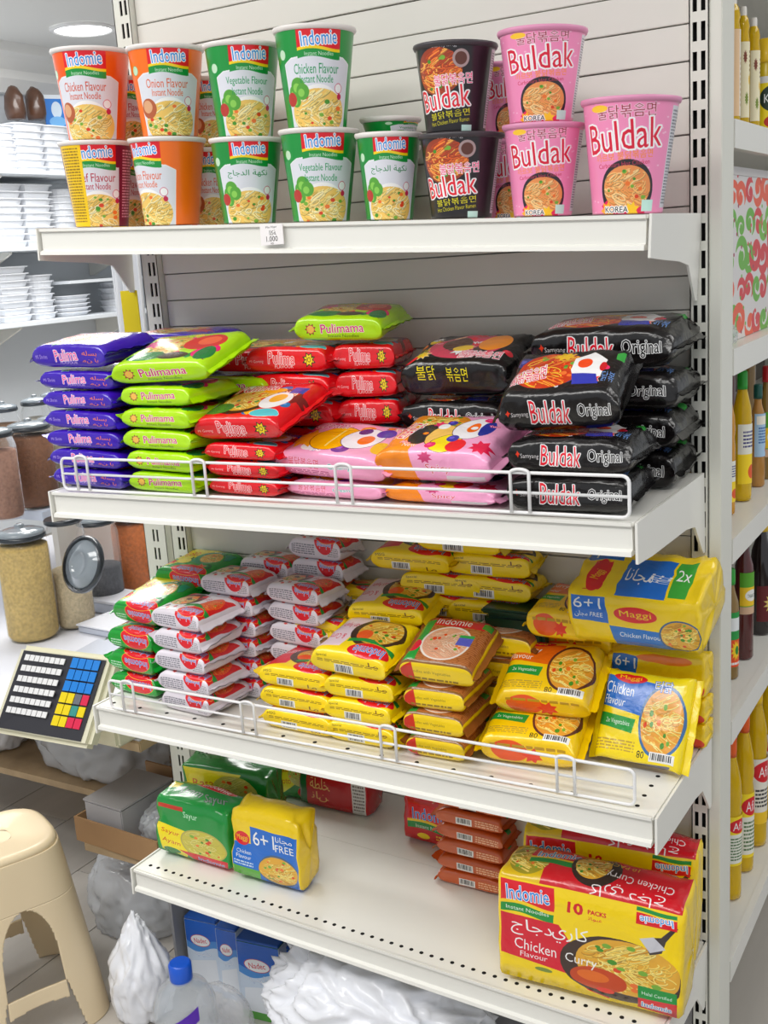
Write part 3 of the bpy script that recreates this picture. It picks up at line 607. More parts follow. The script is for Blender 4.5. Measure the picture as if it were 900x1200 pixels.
def d_black2(F, T, B, c):
    F.text('\ubd88\ub2ed', .25, .3, .2, .4, (240, 225, 30), bold=.04); F.text('\ubcf6\uc74c\uba74', .55, .35, .2, .4, (240, 225, 30), bold=.04); T.ell(.5, .5, .36, .4, (206, 70, 96)); T.busy(7, [(250, 200, 50), (225, 40, 60), (250, 250, 250), (60, 30, 30), (240, 130, 40)], 22, .07); T.ell(.4, .45, .14, .2, (90, 60, 50)); T.ell(.75, .4, .14, .25, (240, 150, 40)); T.text('\ubd88\ub2ed\ubcf6\uc74c\uba74', .72, .78, .4, .2, (225, 40, 90), WHT, 3, .04); T.text('\ub9db', .14, .7, .1, .24, (240, 225, 30), bold=.04); T.ell(.5, .6, .1, .1, (240, 200, 60))
pack_def('black2', .15, .11, .056, (17, 14, 15), d_black2, noun='black noodle packet with yellow writing', rough=.24, coat=.35, wr=2, bump=.6)
def indo_flip(T, side):
    T = T.flip(); return T
def d_white(F, T, B, c):
    F.lines(.04, .25, .5, .8, 5, (130, 130, 140), 4); F.lines(.76, .3, .97, .8, 5, (150, 150, 155), 6); q = F.sub(.5, .0, .9, .8); q.ell(.5, -.1, .5, 1.0, (214, 20, 40)); q.text('Indomie', .5, .3, .7, .5, BLUE, WHT, 2, .03, rot=180)
    T.rect(0, .0, 1, 1, (230, 226, 232)); T.poly([(0, 0), (.2, 0), (.02, .8), (0, .9)], (200, 30, 40)); T.ell(.3, .42, .28, .32, (70, 45, 34)); T.noodles(.28, .5, .2, .24, 40, 11, (205, 160, 100), ((225, 190, 130), (215, 175, 110), (236, 205, 150))); T.poly([(.56, 1), (.7, .5), (1, .1), (1, 1)], (206, 26, 30)); T.busy(8, [(210, 40, 30), (240, 120, 40), (60, 130, 60), (90, 50, 40)], 9, .06); T.noodles(.84, .5, .14, .3, 30, 12, (226, 90, 30), ((240, 120, 50), (225, 80, 30), (250, 150, 70))); T.text('Goreng', .58, .35, .22, .2, (200, 40, 60), None, 0, .03, rot=160); T.wave(.48, 1, .66, .76, -.08, (30, 140, 60)); T.ell(.74, .88, .24, .18, (214, 20, 40), YEL, 2); T.text('Indomie', .74, .88, .36, .2, BLUE, WHT, 2, .03, rot=180)
pack_def('white', .115, .09, .032, (228, 222, 230), d_white, noun='white noodle packet', seal=(226, 220, 228), rough=.35)
def d_green(F, T, B, c):
    F.rect(0, 0, 1, .1, (20, 130, 50)); q = F.sub(.3, .1, .95, .95); q.ell(.5, .3, .5, .6, (214, 20, 40), YEL, 3); q.text('Indomie', .5, .4, .8, .4, BLUE, WHT, 2, .03, rot=180); F.lines(.04, .5, .28, .9, 3, (190, 230, 200), 2)
    T.poly([(0, 0), (.75, 0), (.4, .6), (0, .95)], (230, 216, 30)); T.busy(9, [(30, 150, 110), (240, 90, 50), (250, 230, 90), (20, 110, 50)], 14, .08); T.ell(.64, .42, .22, .26, (30, 150, 110)); T.noodles(.7, .4, .18, .2, 34, 13); T.ell(.3, .62, .14, .1, (240, 224, 60), (30, 120, 40)); T.text('Soto', .25, .3, .26, .24, (214, 60, 30), None, 0, .04, rot=-20); T.burst(.12, .7, .1, (210, 40, 40), 6); T.ell(.62, .9, .34, .16, (214, 20, 40), YEL, 3); T.text('Indomie', .62, .9, .46, .16, BLUE, WHT, 2, .03, rot=180)
pack_def('green', .1, .1, .036, (26, 152, 52), d_green, noun='green-yellow noodle packet')
def d_yel(F, T, B, c):
    F.text('MSG', .12, .2, .12, .14, (60, 50, 20)); F.lines(.08, .34, .9, .48, 2, (150, 120, 20), 3); F.bars(.26, .52, .5, .92); F.text('\ufe8e\ufee3', .78, .76, .14, .2, (110, 70, 20), bold=.03)
    q = T; q.poly([(0, 0), (.36, 0), (.3, .8), (.02, .96)], (214, 24, 50)); q.text('Curry', .17, .34, .24, .24, WHT, (214, 24, 50), 1, .03, rot=170); q.ell(.56, .42, .34, .36, (70, 44, 26)); q.noodles(.6, .38, .3, .3, 50, 15); q.ell(.44, .5, .1, .12, (232, 96, 30)); q.wave(.4, 1, .62, .72, -.06, (24, 140, 60)); q.ell(.72, .84, .27, .19, (214, 20, 40), YEL, 2); q.text('Indomie', .72, .84, .4, .2, BLUE, WHT, 2, .03, rot=180)
pack_def('yellow', .13, .09, .034, (246, 214, 22), d_yel, noun='yellow curry noodle packet', rough=.32, wr=1.3)
def d_yel2(F, T, B, c):
    F.text('Special', .14, .2, .14, .14, (60, 50, 20)); F.lines(.08, .34, .9, .48, 2, (150, 120, 20), 3); F.bars(.3, .5, .56, .92); F.text('\ufe8e\ufee3', .85, .3, .14, .2, (110, 70, 20), bold=.03)
    q = T; q.poly([(.1, 0), (.42, 0), (.32, .84), (0, .9)], (236, 214, 224)); q.text('Kari Ayam', .22, .3, .22, .18, (200, 30, 60), None, 0, .03, rot=175); q.text('& Curry', .17, .6, .22, .18, (200, 30, 60), None, 0, .03, rot=175); q.ell(.64, .4, .34, .38, (60, 40, 30)); q.noodles(.66, .38, .28, .32, 50, 16); q.ell(.5, .5, .1, .13, (232, 96, 30)); q.wave(.36, 1, .64, .72, -.06, (24, 140, 60)); q.ell(.72, .86, .27, .17, (214, 20, 40), YEL, 2); q.text('Indomie', .72, .86, .4, .19, BLUE, WHT, 2, .03, rot=180)
pack_def('yellow2', .13, .095, .034, (246, 216, 24), d_yel2, noun='yellow-white noodle packet', rough=.32, wr=1.3)
def d_veg(F, T, B, c):
    F.rect(0, 0, 1, .12, (130, 90, 40)); F.text('Noodles with Vegetables', .4, .5, .6, .16, (140, 120, 30)); F.poly([(0, .3), (.16, .1), (.2, 1), (0, 1)], (200, 50, 30)); F.lines(.1, .7, .8, .85, 1, (150, 120, 20), 3)
    T.rect(0, 0, 1, 1, (150, 88, 46)); T.lines(0, 0, 1, 1, 30, (186, 120, 70), 9); T.rect(.1, 0, .9, .24, (200, 26, 50)); T.text('Indomie', .45, .12, .5, .16, WHT, None, 0, .04); T.poly([(0, .1), (.18, .1), (.2, 1), (0, 1)], (40, 150, 60)); T.ell(.5, .6, .34, .36, (240, 230, 220)); T.noodles(.5, .6, .31, .33, 60, 17, (226, 170, 140), ((240, 200, 170), (230, 180, 150), (248, 220, 195))); T.rect(.64, .4, .84, .62, (90, 100, 200)); T.rect(.64, .4, .84, .46, (40, 160, 80)); T.ell(.1, .7, .08, .12, (214, 24, 60)); T.rect(.86, .04, .98, .2, (60, 150, 60))
pack_def('veg', .115, .1, .036, (238, 206, 24), d_veg, noun='brown-green noodle packet', seal=(150, 92, 44))
def maggi(T, col, l1, l2, bowl, band=(24, 150, 60)):
    T.poly([(0, .06), (.62, .1), (.55, .5), (0, .42)], col); T.ell(.3, .07, .2, .07, (214, 24, 40)); T.text('Maggi', .3, .07, .26, .08, YEL, None, 0, .04); T.text(l1, .2, .22, .34, .13, WHT, None, 0, .035, rot=3); T.text(l2, .16, .36, .26, .1, WHT, None, 0, .025, rot=3); T.poly([(0, .5), (.44, .54), (.42, .7), (0, .64)], band); T.text('2x Vegetables', .24, .6, .28, .07, WHT, None, 0, .02, rot=3); T.lines(.02, .78, .48, .92, 4, (190, 160, 60), 5)
    T.ell(.74, .52, .26, .42, bowl); T.noodles(.74, .52, .235, .38, 60, 18, (226, 160, 60), nb=10, th=2); T.bars(.66, .86, .94, 1.0)
    T.text('80', .56, .92, .08, .1, BLK, None, 0, .05)
def d_curry(F, T, B, c): F.ell(.3, .5, .2, .4, (230, 90, 30)); F.lines(.1, .2, .9, .4, 1, (190, 150, 30)); F.burst(.55, .6, .3, (226, 60, 30), 7); maggi(T, (226, 110, 30), 'Curry', 'Flavour', (90, 50, 40))
pack_def('curry', .125, .1, .05, (247, 205, 22), d_curry, noun='orange-yellow curry multipack', px=640, wr=1.3)
def d_blue(F, T, B, c): F.lines(.1, .3, .8, .5, 1, (190, 150, 30)); F.poly([(.3, .2), (.9, .1), (.8, .9), (.4, .8)], (110, 110, 130)); maggi(T, (20, 110, 200), 'Chicken', 'Flavour', (60, 110, 160)); T.text('\ud130\ub2ed', .7, .12, .2, .14, WHT, (20, 90, 190), 3, .04)
pack_def('blue', .125, .115, .045, (240, 216, 24), d_blue, noun='yellow and blue chicken noodle multipack', px=680, wr=1.2)
def d_six(F, T, B, c):
    F.poly([(.02, .0), (.3, .0), (.3, .52), (.02, .5)], (20, 110, 200)); F.text('6+1', .15, .14, .22, .22, WHT, None, 0, .05); F.text('\ufee6\ufe8e\ufe9f\ufee3 FREE', .15, .38, .22, .13, WHT, None, 0, .03)
    F.ell(.52, .3, .17, .16, (214, 24, 40)); F.text('Maggi', .52, .3, .25, .16, YEL, None, 0, .05); F.poly([(.3, .56), (.98, .62), (.9, 1), (.34, 1)], (30, 120, 200)); F.text('Chicken Flavour', .55, .72, .34, .1, WHT, None, 0, .03); F.ell(.86, .66, .17, .34, (60, 100, 140)); F.noodles(.86, .66, .155, .31, 40, 20)
    T.poly([(.16, .55), (.3, .55), (.3, .98), (.16, .98)], YEL); T.rect(.36, .25, .74, .95, (20, 110, 200)); T.text('Maggi', .16, .6, .11, .5, YEL, (214, 24, 40), 10, .05, rot=0); T.ell(.16, .6, .08, .3, (214, 24, 40)); T.text('Maggi', .16, .6, .12, .14, YEL, None, 0, .05, rot=-80); T.text('\ufe8e\ufee7\ufe8e\ufea0\ufee3', .5, .6, .22, .3, WHT, None, 0, .04); T.text('FREE', .66, .6, .1, .24, WHT, None, 0, .03, rot=-80); T.rect(.76, .25, .9, .9, (60, 160, 60)); T.text('2x', .83, .5, .1, .2, WHT, None, 0, .04); T.rect(0, 0, .3, .3, (20, 110, 200)); T.text('6+1', .18, .14, .24, .22, WHT, None, 0, .05, rot=180)
    B.noodles(.6, .4, .3, .4, 60, 22)
pack_def('six', .19, .12, .085, (243, 210, 26), d_six, end='box', noun='large yellow and blue six plus one noodle bag', px=640, wr=2.6, n=2)
def d_sixlow(F, T, B, c):
    F.poly([(.04, .06), (.32, .1), (.3, .6), (.04, .5)], (20, 110, 200)); F.text('6+1', .18, .3, .22, .3, WHT, None, 0, .05, rot=3); F.ell(.55, .8, .16, .16, (214, 24, 40)); F.ell(.86, .8, .16, .24, (226, 70, 30)); F.ell(.6, .1, .3, .14, (240, 130, 30))
pack_def('sixlow', .15, .1, .06, (243, 208, 26), d_sixlow, end='box', noun='yellow six plus one noodle bag', wr=2.2, n=1)
def d_six2(F, T, B, c):
    F.poly([(.28, .2), (1, .24), (1, .5), (.28, .46)], (20, 110, 200)); F.rect(0, .46, .4, 1, (20, 110, 200)); F.rect(.28, .22, 1, 1, (20, 110, 200)); F.ell(.14, .4, .12, .1, (214, 24, 40)); F.text('Maggi', .14, .4, .18, .1, YEL, None, 0, .05); F.text('6+1', .48, .36, .32, .2, WHT, None, 0, .06); F.text('FREE', .8, .43, .3, .1, WHT, None, 0, .05); F.text('\ufe8e\ufee7\ufe8e\ufea0\ufee3', .8, .31, .28, .1, WHT, None, 0, .04); F.circ(.68, .78, .24, (70, 100, 130)); F.noodles(.68, .78, .3, .21, 60, 24); F.text('Chicken', .16, .6, .22, .06, WHT); F.text('Flavour', .16, .68, .22, .06, WHT); F.rect(0, .84, .4, 1, (90, 170, 50)); F.lines(.02, .74, .3, .82, 2, (200, 220, 240))
pack_def('sixup', .1, .055, .115, (246, 212, 24), d_six2, end='box', noun='yellow six plus one noodle multipack', px=680, wr=2.4, n=1)
def d_gm(F, T, B, c):
    F.poly([(0, .42), (.5, .5), (.4, 1), (.06, .95)], (240, 220, 30)); F.text('Sayur', .2, .58, .26, .1, (190, 60, 20), None, 0, .03, rot=6); F.text('Ayam', .2, .75, .26, .1, (190, 60, 20), None, 0, .03, rot=6); F.ell(.66, .66, .32, .26, (180, 170, 90)); F.noodles(.66, .66, .3, .24, 60, 26, (200, 190, 80), ((225, 215, 120), (210, 195, 90), (235, 228, 150))); F.rect(.02, .06, .4, .14, (190, 60, 40)); F.poly([(.3, .86), (1, .84), (1, 1), (.5, 1)], (206, 30, 50)); F.text('Indomie', .76, .95, .36, .07, BLUE, WHT, 1.5, .03); F.text('Sayur', .5, .2, .2, .14, (200, 240, 210), None, 0, .03); F.ell(.2, .92, .12, .06, (30, 120, 50))
    T.ell(.6, .2, .28, .14, (214, 24, 40), WHT, 2); T.text('Indomie', .6, .2, .4, .14, WHT, None, 0, .03, rot=4); T.text('Ayam', .35, .6, .4, .3, (190, 200, 200), (60, 80, 70), 2, .05, rot=12); T.text('Sayur', .76, .66, .3, .34, (150, 160, 160), (40, 60, 50), 2, .05, rot=-20); T.rect(0, .3, .14, .5, (230, 210, 30)); T.circ(.08, .1, .07, (220, 30, 40))
pack_def('greenup', .1, .075, .1, (22, 140, 62), d_gm, end='box', noun='green noodle multipack', px=680, wr=2.2, n=1)
def d_gy(F, T, B, c):
    F.poly([(0, 0), (.7, 0), (.5, .6), (.1, 1)], (232, 214, 40)); F.text('Rasa', .24, .25, .26, .14, (200, 90, 20), None, 0, .03, rot=-6); F.text('Soto', .26, .55, .28, .16, (200, 90, 20), None, 0, .03, rot=-6); F.noodles(.62, .35, .28, .3, 60, 27, (190, 180, 90), ((215, 205, 120), (200, 190, 100))); F.ell(.8, .8, .24, .2, (206, 24, 40), YEL, 2); F.text('Indomie', .8, .8, .34, .14, BLUE, WHT, 2, .03)
pack_def('greenyel', .125, .06, .09, (28, 120, 44), d_gy, end='box', noun='green and yellow noodle multipack', wr=2, n=1)
def d_rb(F, T, B, c):
    F.text('\ufe94\ufec4\ufee0\ufea8', .3, .35, .3, .3, (236, 196, 130), None, 0, .03); F.text('\ufee7\ufe8e\ufee6', .3, .7, .26, .26, (236, 196, 130), None, 0, .03); F.rect(.78, 0, 1, 1, (225, 222, 222)); F.lines(.8, .1, .98, .9, 9, (120, 110, 110)); F.rect(.0, .0, .1, 1, (30, 90, 50))
pack_def('redbox', .12, .06, .075, (178, 20, 32), d_rb, end='box', noun='red noodle multipack with Arabic writing', wr=1.2, n=1)
def d_rr(F, T, B, c): F.logo(.05, .1, .8, .7); F.ell(.3, .85, .1, .08, YEL); F.lines(.5, .75, .9, .9, 2, (250, 200, 60)); T.noodles(.5, .5, .3, .3, 30, 28)
pack_def('redup', .12, .06, .085, (196, 26, 30), d_rr, end='box', noun='red noodle multipack', wr=1.6, n=1)
def d_or(F, T, B, c):
    F.bars(.3, .35, .55, .85); F.lines(.6, .3, .95, .8, 3, (240, 190, 150), 3); T.ell(.45, .5, .32, .4, (110, 40, 24)); T.noodles(.45, .5, .28, .34, 40, 29); T.ell(.6, .6, .1, .12, (214, 50, 30)); T.wave(.55, 1, .6, .74, .05, (30, 130, 50))
pack_def('orange', .12, .09, .025, (196, 92, 40), d_or, noun='clear orange wrapped noodle packet', rough=.2, coat=.6, wr=1.8, bump=.5)
def d_big(F, T, B, c):
    F.rect(0, 0, 1, 1, (244, 212, 14)); F.logo(.0, .02, .31, .34, sub=False); F.text('Instant Noodles', .155, .29, .25, .035, WHT, None, 0, .02)
    F.text('10', .43, .17, .08, .1, (200, 20, 40), (200, 20, 40), 1.6, .08); F.text('PACKS', .55, .175, .1, .04, (200, 20, 40), (200, 20, 40), .6, .06); F.text('\ufe97\ufe8e\ufeee\ufe92\ufecb', .54, .235, .08, .04, (200, 20, 40), None, 0, .03)
    F.poly([(0, .35), (.34, .36), (.46, .64), (.64, .84), (.4, .8), (.0, .74)], (206, 20, 50)); F.poly([(.4, .78), (.62, .86), (.62, .97), (.5, .93)], (214, 20, 40))
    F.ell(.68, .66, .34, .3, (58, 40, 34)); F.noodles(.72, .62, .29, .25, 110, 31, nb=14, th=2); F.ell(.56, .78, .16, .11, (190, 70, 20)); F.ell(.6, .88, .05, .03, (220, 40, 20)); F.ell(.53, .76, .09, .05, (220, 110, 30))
    F.poly([(.8, .3), (.9, .26), (.97, .13), (.985, .15), (.92, .29), (.9, .4), (.84, .44)], (60, 50, 50)); F.poly([(.78, .31), (.86, .27), (.92, .36), (.84, .42)], (205, 205, 212))
    F.text('\ufe9d\ufe8e\ufe9f\ufea9', .18, .46, .24, .16, WHT, None, 0, .04); F.text('\ufef1\ufead\ufe8e\ufedb', .4, .44, .2, .18, WHT, None, 0, .04); F.text('Chicken', .2, .62, .24, .1, WHT, None, 0, .03, rot=2); F.text('Curry', .46, .65, .18, .11, WHT, None, 0, .03, rot=2); F.text('Flavour', .19, .71, .16, .05, WHT, None, 0, .025)
    F.rect(.78, .74, .99, .86, (20, 140, 60)); F.text('Halal Certified', .88, .8, .16, .03, WHT); F.poly([(.78, .86), (.99, .84), (.99, 1), (.78, .98)], (206, 20, 40)); F.text('Indomie', .88, .93, .16, .06, BLUE, WHT, 2, .03); F.ell(.25, .82, .05, .02, (120, 140, 60))
    g = F.sub(.76, .02, .98, .18).flip(); g.logo(0, 0, 1, 1, sub=False)
    T.rect(0, 0, 1, 1, (200, 22, 40)); T.rect(0, 0, .22, 1, (224, 190, 30)); T.noodles(.12, .5, .12, .4, 50, 33, (160, 150, 40)); t = T.flip(); T.logo(.12, .12, .42, .6, sub=False); T.ell(.5, .5, .14, .4, (50, 36, 30)); T.noodles(.48, .48, .1, .3, 40, 34); t.text('Chicken Curry', .25, .42, .36, .22, WHT, None, 0, .03); t.text('\ufe9d\ufe8e\ufe9f\ufea9 \ufef1\ufead\ufe8e\ufedb', .3, .12, .4, .24, WHT, None, 0, .04); t.text('10 PACKS', .38, .7, .2, .1, (240, 200, 40), None, 0, .04)
pack_def('big', .255, .088, .172, (243, 210, 18), d_big, end='box', noun='large yellow and red ten pack of noodles', px=860, wr=1.6, n=2)
# ------------------------------------------------------------------ second shelf
G2 = 'noodle packets on the second shelf'; G3 = 'noodle packets on the third shelf'; G4 = 'noodle packs on the lowest shelf'
def S(i, x, y): return on_shelf(i, x, y)
def base(i, a, b): A, B = S(i, *a), S(i, *b); return A, B, max(A[2], B[2])+.0012
A, B, z = base(1, (64, 570), (146, 577))
zt = stack('purple', A, B, z, 6, 'the purple stack at the left end', .84, group=G2)
pack('purple', A+[-.012, .002, 0], B+[-.004, -.002, 0], zt+.001, 'purple noodle packet, topmost at the left end, tipped towards the front', 7, 0, G2, 1.1)
A2, B2 = A+[.03, .102, 0], B+[.03, .102, 0]
zt2 = stack('purple', A2, B2, z, 6, 'the rear purple stack behind the first', .84, group=G2)
pack('purple', A2+[.02, .012, 0], B2+[.05, .012, 0], zt2+.003, 'purple noodle packet lying crosswise behind the topmost purple one', 3, 0, G2, 1.1)
A, B, z = base(1, (154, 577), (232, 583))
zt = stack('lime', A, B, z, 5, 'the lime stack beside the purple one', .82, group=G2)
pack('lime', A+[-.006, -.006, 0], B+[.035, .004, 0], zt+.001, 'lime green noodle packet tipped forward on top beside the purple stack', 16, -2, G2, .95, 0, 1.1)
A2, B2 = A+[.01, .11, 0], B+[.05, .11, 0]
zt2 = stack('lime', A2, B2, z, 5, 'the rear lime stack behind the first', .82, group=G2)
pack('red', A2+[.06, .01, 0], B2+[.07, .01, 0], zt2+.001, 'red noodle packet lying at the back behind the tipped lime packet', 4, 0, G2)
A, B, z = base(1, (246, 581), (328, 586))
zt = stack('red', A, B, z, 3, 'the short red stack at the front', .66, group=G2)
pack('red', A+[-.012, -.004, 0], B+[.02, -.014, 0], zt+.002, 'red noodle packet tipped forward on the short front stack', 17, -3, G2, 1.0, 0, 1.12)
# tall red stack further back
zs = shelf_z(1, 0)+.0012; yb = -.15
A = on_y(296, 500, yb); B = on_y(388, 500, yb); A[2] = B[2] = 0
H = (on_y(340, 405, yb)[2]-zs)/5-.0012; hs = H/PK['red'].H
zt = stack('red', A, B, zs, 5, 'the tall red stack in the middle', hs, group=G2)
A3 = on_y(396, 480, yb+.02); B3 = on_y(468, 480, yb+.04)
stack('red', A3, B3, zs, 5, 'the tall red stack next to the black packets', hs, group=G2)
A = on_y(346, 400, yb); B = on_y(448, 400, yb+.02)
pack('lime', A, B, zt+.002, 'lime green noodle packet alone on top of the tall red stack', 8, 2, G2, 1.0)
# pink ones
A, B, z = base(1, (337, 583), (448, 590))
zt = stack('pink', A, B, z, 1, 'lying under the front pink one', .5, group=G2)
pack('pink', A+[-.012, -.002, 0], B+[.006, -.004, 0], zt+.001, 'pink noodle packet with yellow drawings, leaning left of the orange one', 13, 2, G2, .85, 0, 1.05)
A, B, z = base(1, (452, 590), (580, 597))
pack('pink2', A, B, z, 'orange and pink noodle packet lying beneath its twin', 0, 0, G2, .42)
pack('pink2', A+[-.008, -.004, 0], B+[.0, -.006, 0], z+.0255, 'orange and pink noodle packet on top beside the black packets', 15, 0, G2, .85, 0, 1.0)
# black ones
yb = -.13
A = on_y(474, 510, yb); B = on_y(588, 512, yb); zb = on_y(530, 512, yb)[2]; zs = shelf_z(1, .2)+.0012; n = 2; hh = (zb-zs)/2/PK['black'].H-.02
PK['black'].n = 5
stack('black', A, B, zs, 2, 'the hidden pile behind the pink packets', hh, group=G2)
pack('black', A, B, zb+.002, 'black noodle multipack bag behind the orange and pink packet', 2, 0, G2, .8)
pack('black2', A+[.0, .0, 0], B+[.01, .0, 0], zb+.05, 'black noodle packet with yellow writing, on top in the middle', 14, 0, G2, .95)
A, B, z = base(1, (598, 602), (742, 607))
zt = stack('black', A, B, z, 2, 'the front black pile at the right end', .78, group=G2)
A2 = on_y(584, 518, -.27); B2 = on_y(728, 518, -.25)
pack('black', A2, B2, zt+.001, 'black noodle multipack bag tipped forward, on top of the front black pile', 19, -2, G2, .95, .004, 1.05)
yb = -.122
A = on_y(630, 440, yb); B = on_y(790, 440, yb); zs = shelf_z(1, .35)+.0012; zb = on_y(700, 436, yb)[2]; hh = (zb-zs)/3/PK['black'].H-.02
stack('black', A, B+[.0, .004, 0], zs, 3, 'the rear black pile at the right end', hh, group=G2)
pack('black', A+[-.008, 0, 0], B, zb+.002, 'black noodle multipack bag lying highest of all, at the right rear', 5, 0, G2, .93)
# ------------------------------------------------------------------ third shelf
def col3(key, a, b, n, where, hs=1, ws=1, dy=0, zoff=0):
    A, B, z = base(2, a, b); return stack(key, A+[0, dy, 0], B+[0, dy, 0], z+zoff, n, where, hs, group=G3, ws=ws), A+[0, dy, 0], B+[0, dy, 0]
zt, A, B = col3('green', (134, 810), (186, 822), 3, 'the left end stack of the third shelf')
pack('green', A+[.0, .02, 0], B+[.0, .015, 0], zt+.001, 'green-yellow noodle packet sloping down over the left front stack', 12, 0, G3, 1, 0, 1.0)
stack('green', A+[.01, .1, 0], B+[.012, .1, 0], SHELVES[2][0]+.0012, 4, 'the second green stack behind the left one', group=G3, ws=.9)
pack('green', A+[.02, .105, 0], B+[.03, .105, 0], SHELVES[2][0]+.150, 'green-yellow noodle packet farthest back at the left', 6, 0, G3)
wz = SHELVES[2][0]+.0012
PK['white'].n = 6
A, B, z = base(2, (191, 832), (247, 846))
stack('white', A, B, z, 5, 'the front white stack', 1.02, group=G3, ws=1.0)
stack('white', A+[.025, .093, 0], B+[.025, .093, 0], z, 6, 'the middle white stack', 1.0, group=G3, ws=.74)
stack('white', A+[.085, .098, 0]+[.062, 0, 0], B+[.147, .092, 0], z, 6, 'the white stack right of the middle one', .98, group=G3, ws=.7)
stack('white', A+[.05, .163, 0], B+[.05, .163, 0], z, 6, 'the rear white stack against the back', 1.05, group=G3, ws=.6)
zq = stack('white', A+[.15, .163, 0], B+[.15, .163, 0], z, 7, 'the rear white stack on the right', 1.08, group=G3, ws=.6)
# yellow ones, front row
zt, A, B = col3('yellow', (309, 853), (388, 868), 3, 'the leftmost yellow stack', .95)
zt, A, B = col3('yellow2', (384, 868), (462, 883), 3, 'the yellow stack left of the brown-green one', .95)
pack('yellow2', A+[-.012, -.006, 0], B+[-.002, -.006, 0], zt+.001, 'yellow-white noodle packet on top left of the brown and green ones', 10, 2, G3, 1.15, 0, 1.1)
zt, A, B = col3('veg', (478, 885), (548, 897), 3, 'the brown and green stack', .92)
pack('veg', A+[-.002, -.003, 0], B+[.012, .004, 0], zt+.001, 'brown-green noodle packet on top of its stack', 14, 2, G3, 1.1, 0, 1.1)
stack('veg', A+[.03, .108, 0], B+[.05, .108, 0], wz, 4, 'the rear brown and green stack', 1.0, group=G3)
# yellow ones, second row
zt, A, B = col3('yellow', (309, 853), (388, 868), 4, 'the second row yellow stack on the left', 1.0, .68, dy=.096)
zt, A, B = col3('yellow2', (384, 868), (462, 883), 4, 'the second row yellow stack in the middle', 1.0, .58, dy=.102)
pack('yellow2', A+[-.01, -.01, 0], B+[0, 0, 0], zt+.001, 'yellow-white noodle packet lying in the hollow behind the front ones', 10, 0, G3)
A0, B0, z0_ = base(2, (309, 853), (388, 868))
stack('yellow', A0+[.02, .160, 0], B0+[.02, .160, 0], wz, 5, 'the rear yellow stack beside the white ones', 1.0, group=G3, ws=.6)
A = on_y(405, 755, -.12); B = on_y(520, 755, -.12)
stack('yellow2', A0+[.155, .160, 0], B0+[.165, .160, 0], wz, 6, 'the high rear stack in the middle', 1.0, group=G3, ws=.6)
pack('yellow', A0+[.12, .14, 0], B0+[.13, .14, 0], wz+.213, 'yellow curry noodle packet on the high rear stack, left side', 8, 0, G3, 1.0)
stack('yellow2', A0+[.235, .160, 0], B0+[.245, .160, 0], wz, 7, 'the tallest rear yellow stack', 1.0, group=G3, ws=.6)
pack('yellow2', A0+[.2, .14, 0], B0+[.21, .14, 0], wz+.247, 'yellow-white noodle packet highest of all on the third shelf', 6, 1, G3)
# soup packs on the right
A, B, z = base(2, (560, 900), (672, 914))
pack('curry', A+[0, .012, 0], B+[0, .012, 0], z, 'orange-yellow curry multipack, front one behind the wire rail', 14, 0, G3, .95)
pack('curry', A+[.01, .045, 0], B+[.008, .045, 0], z+.056, 'orange-yellow curry multipack resting on the front one', 22, 0, G3, .9, 0, 1.05)
pack('curry', A+[.0, .150, 0], B+[.0, .150, 0], wz, 'orange-yellow curry multipack, lowest at the back', 0, 0, G3, 1, 0, .5)
pack('curry', A+[.0, .150, 0], B+[.0, .150, 0], wz+.052, 'orange-yellow curry multipack, second in the back pile', 0, 0, G3, 1, 0, .5)
pack('curry', A+[.015, .150, 0], B+[.0, .150, 0], wz+.104, 'orange-yellow curry multipack, top of the back pile', 8, 0, G3, .8, 0, .5)
A, B, z = base(2, (697, 893), (799, 914))
pack('blue', A, B, z, 'yellow and blue chicken noodle multipack leaning back at the right front', 58, 0, G3, .75, 0, 1.0, cat='multipack')
A = on_y(712, 810, -.055); B = on_y(826, 815, -.055)
zz_ = on_y(760, 812, -.055)[2]
k_ = (zz_-wz-.004)/2/PK['sixlow'].H
pack('sixlow', A, B, wz, 'yellow six plus one noodle bag at the very bottom right', 0, 0, G3, k_, 0, .5, cat='multipack')
pack('sixlow', A, B, wz+.002+k_*.06, 'yellow six plus one noodle bag hidden in the middle of the right pile', 0, 0, G3, k_, 0, .5, cat='multipack')
pack('sixlow', A, B, zz_+.001, 'yellow six plus one noodle bag directly under the large one', 0, 0, G3, .95, 0, .5, cat='multipack')
A = on_y(668, 770, -.14); B = on_y(822, 775, -.14); zb = on_y(740, 771, -.14)[2]
pack('six', A, B, zb+.006, 'large yellow and blue six plus one noodle bag on the right pile', 18, 0, G3, .95, 0, .95, cat='multipack')
M_dg = mat('dark green plastic', (16, 58, 36), .35, coat=.2)
p = on_y(612, 750, -.05)
b = MB().box(-.045, -.03, 0, .045, .03, p[2]-wz+.045).build('storage_box', M_dg, None, bevel=.006); b.location = (p[0], -.05, wz); tag(b, 'dark green box standing at the back of the third shelf', 'box')
bl = MB().box(-.048, -.033, 0, .048, .033, .008).build('lid', M_dg, b, bevel=.003); bl.location = (0, 0, p[2]-wz+.0453)
pc = on_y(640, 735, -.1)
cz_ = wz+.15
pack('curry', on_y(618, 745, -.115), on_y(690, 745, -.115), wz+.15, 'orange-yellow curry multipack left of the large blue bag', 6, 0, G3, .9)
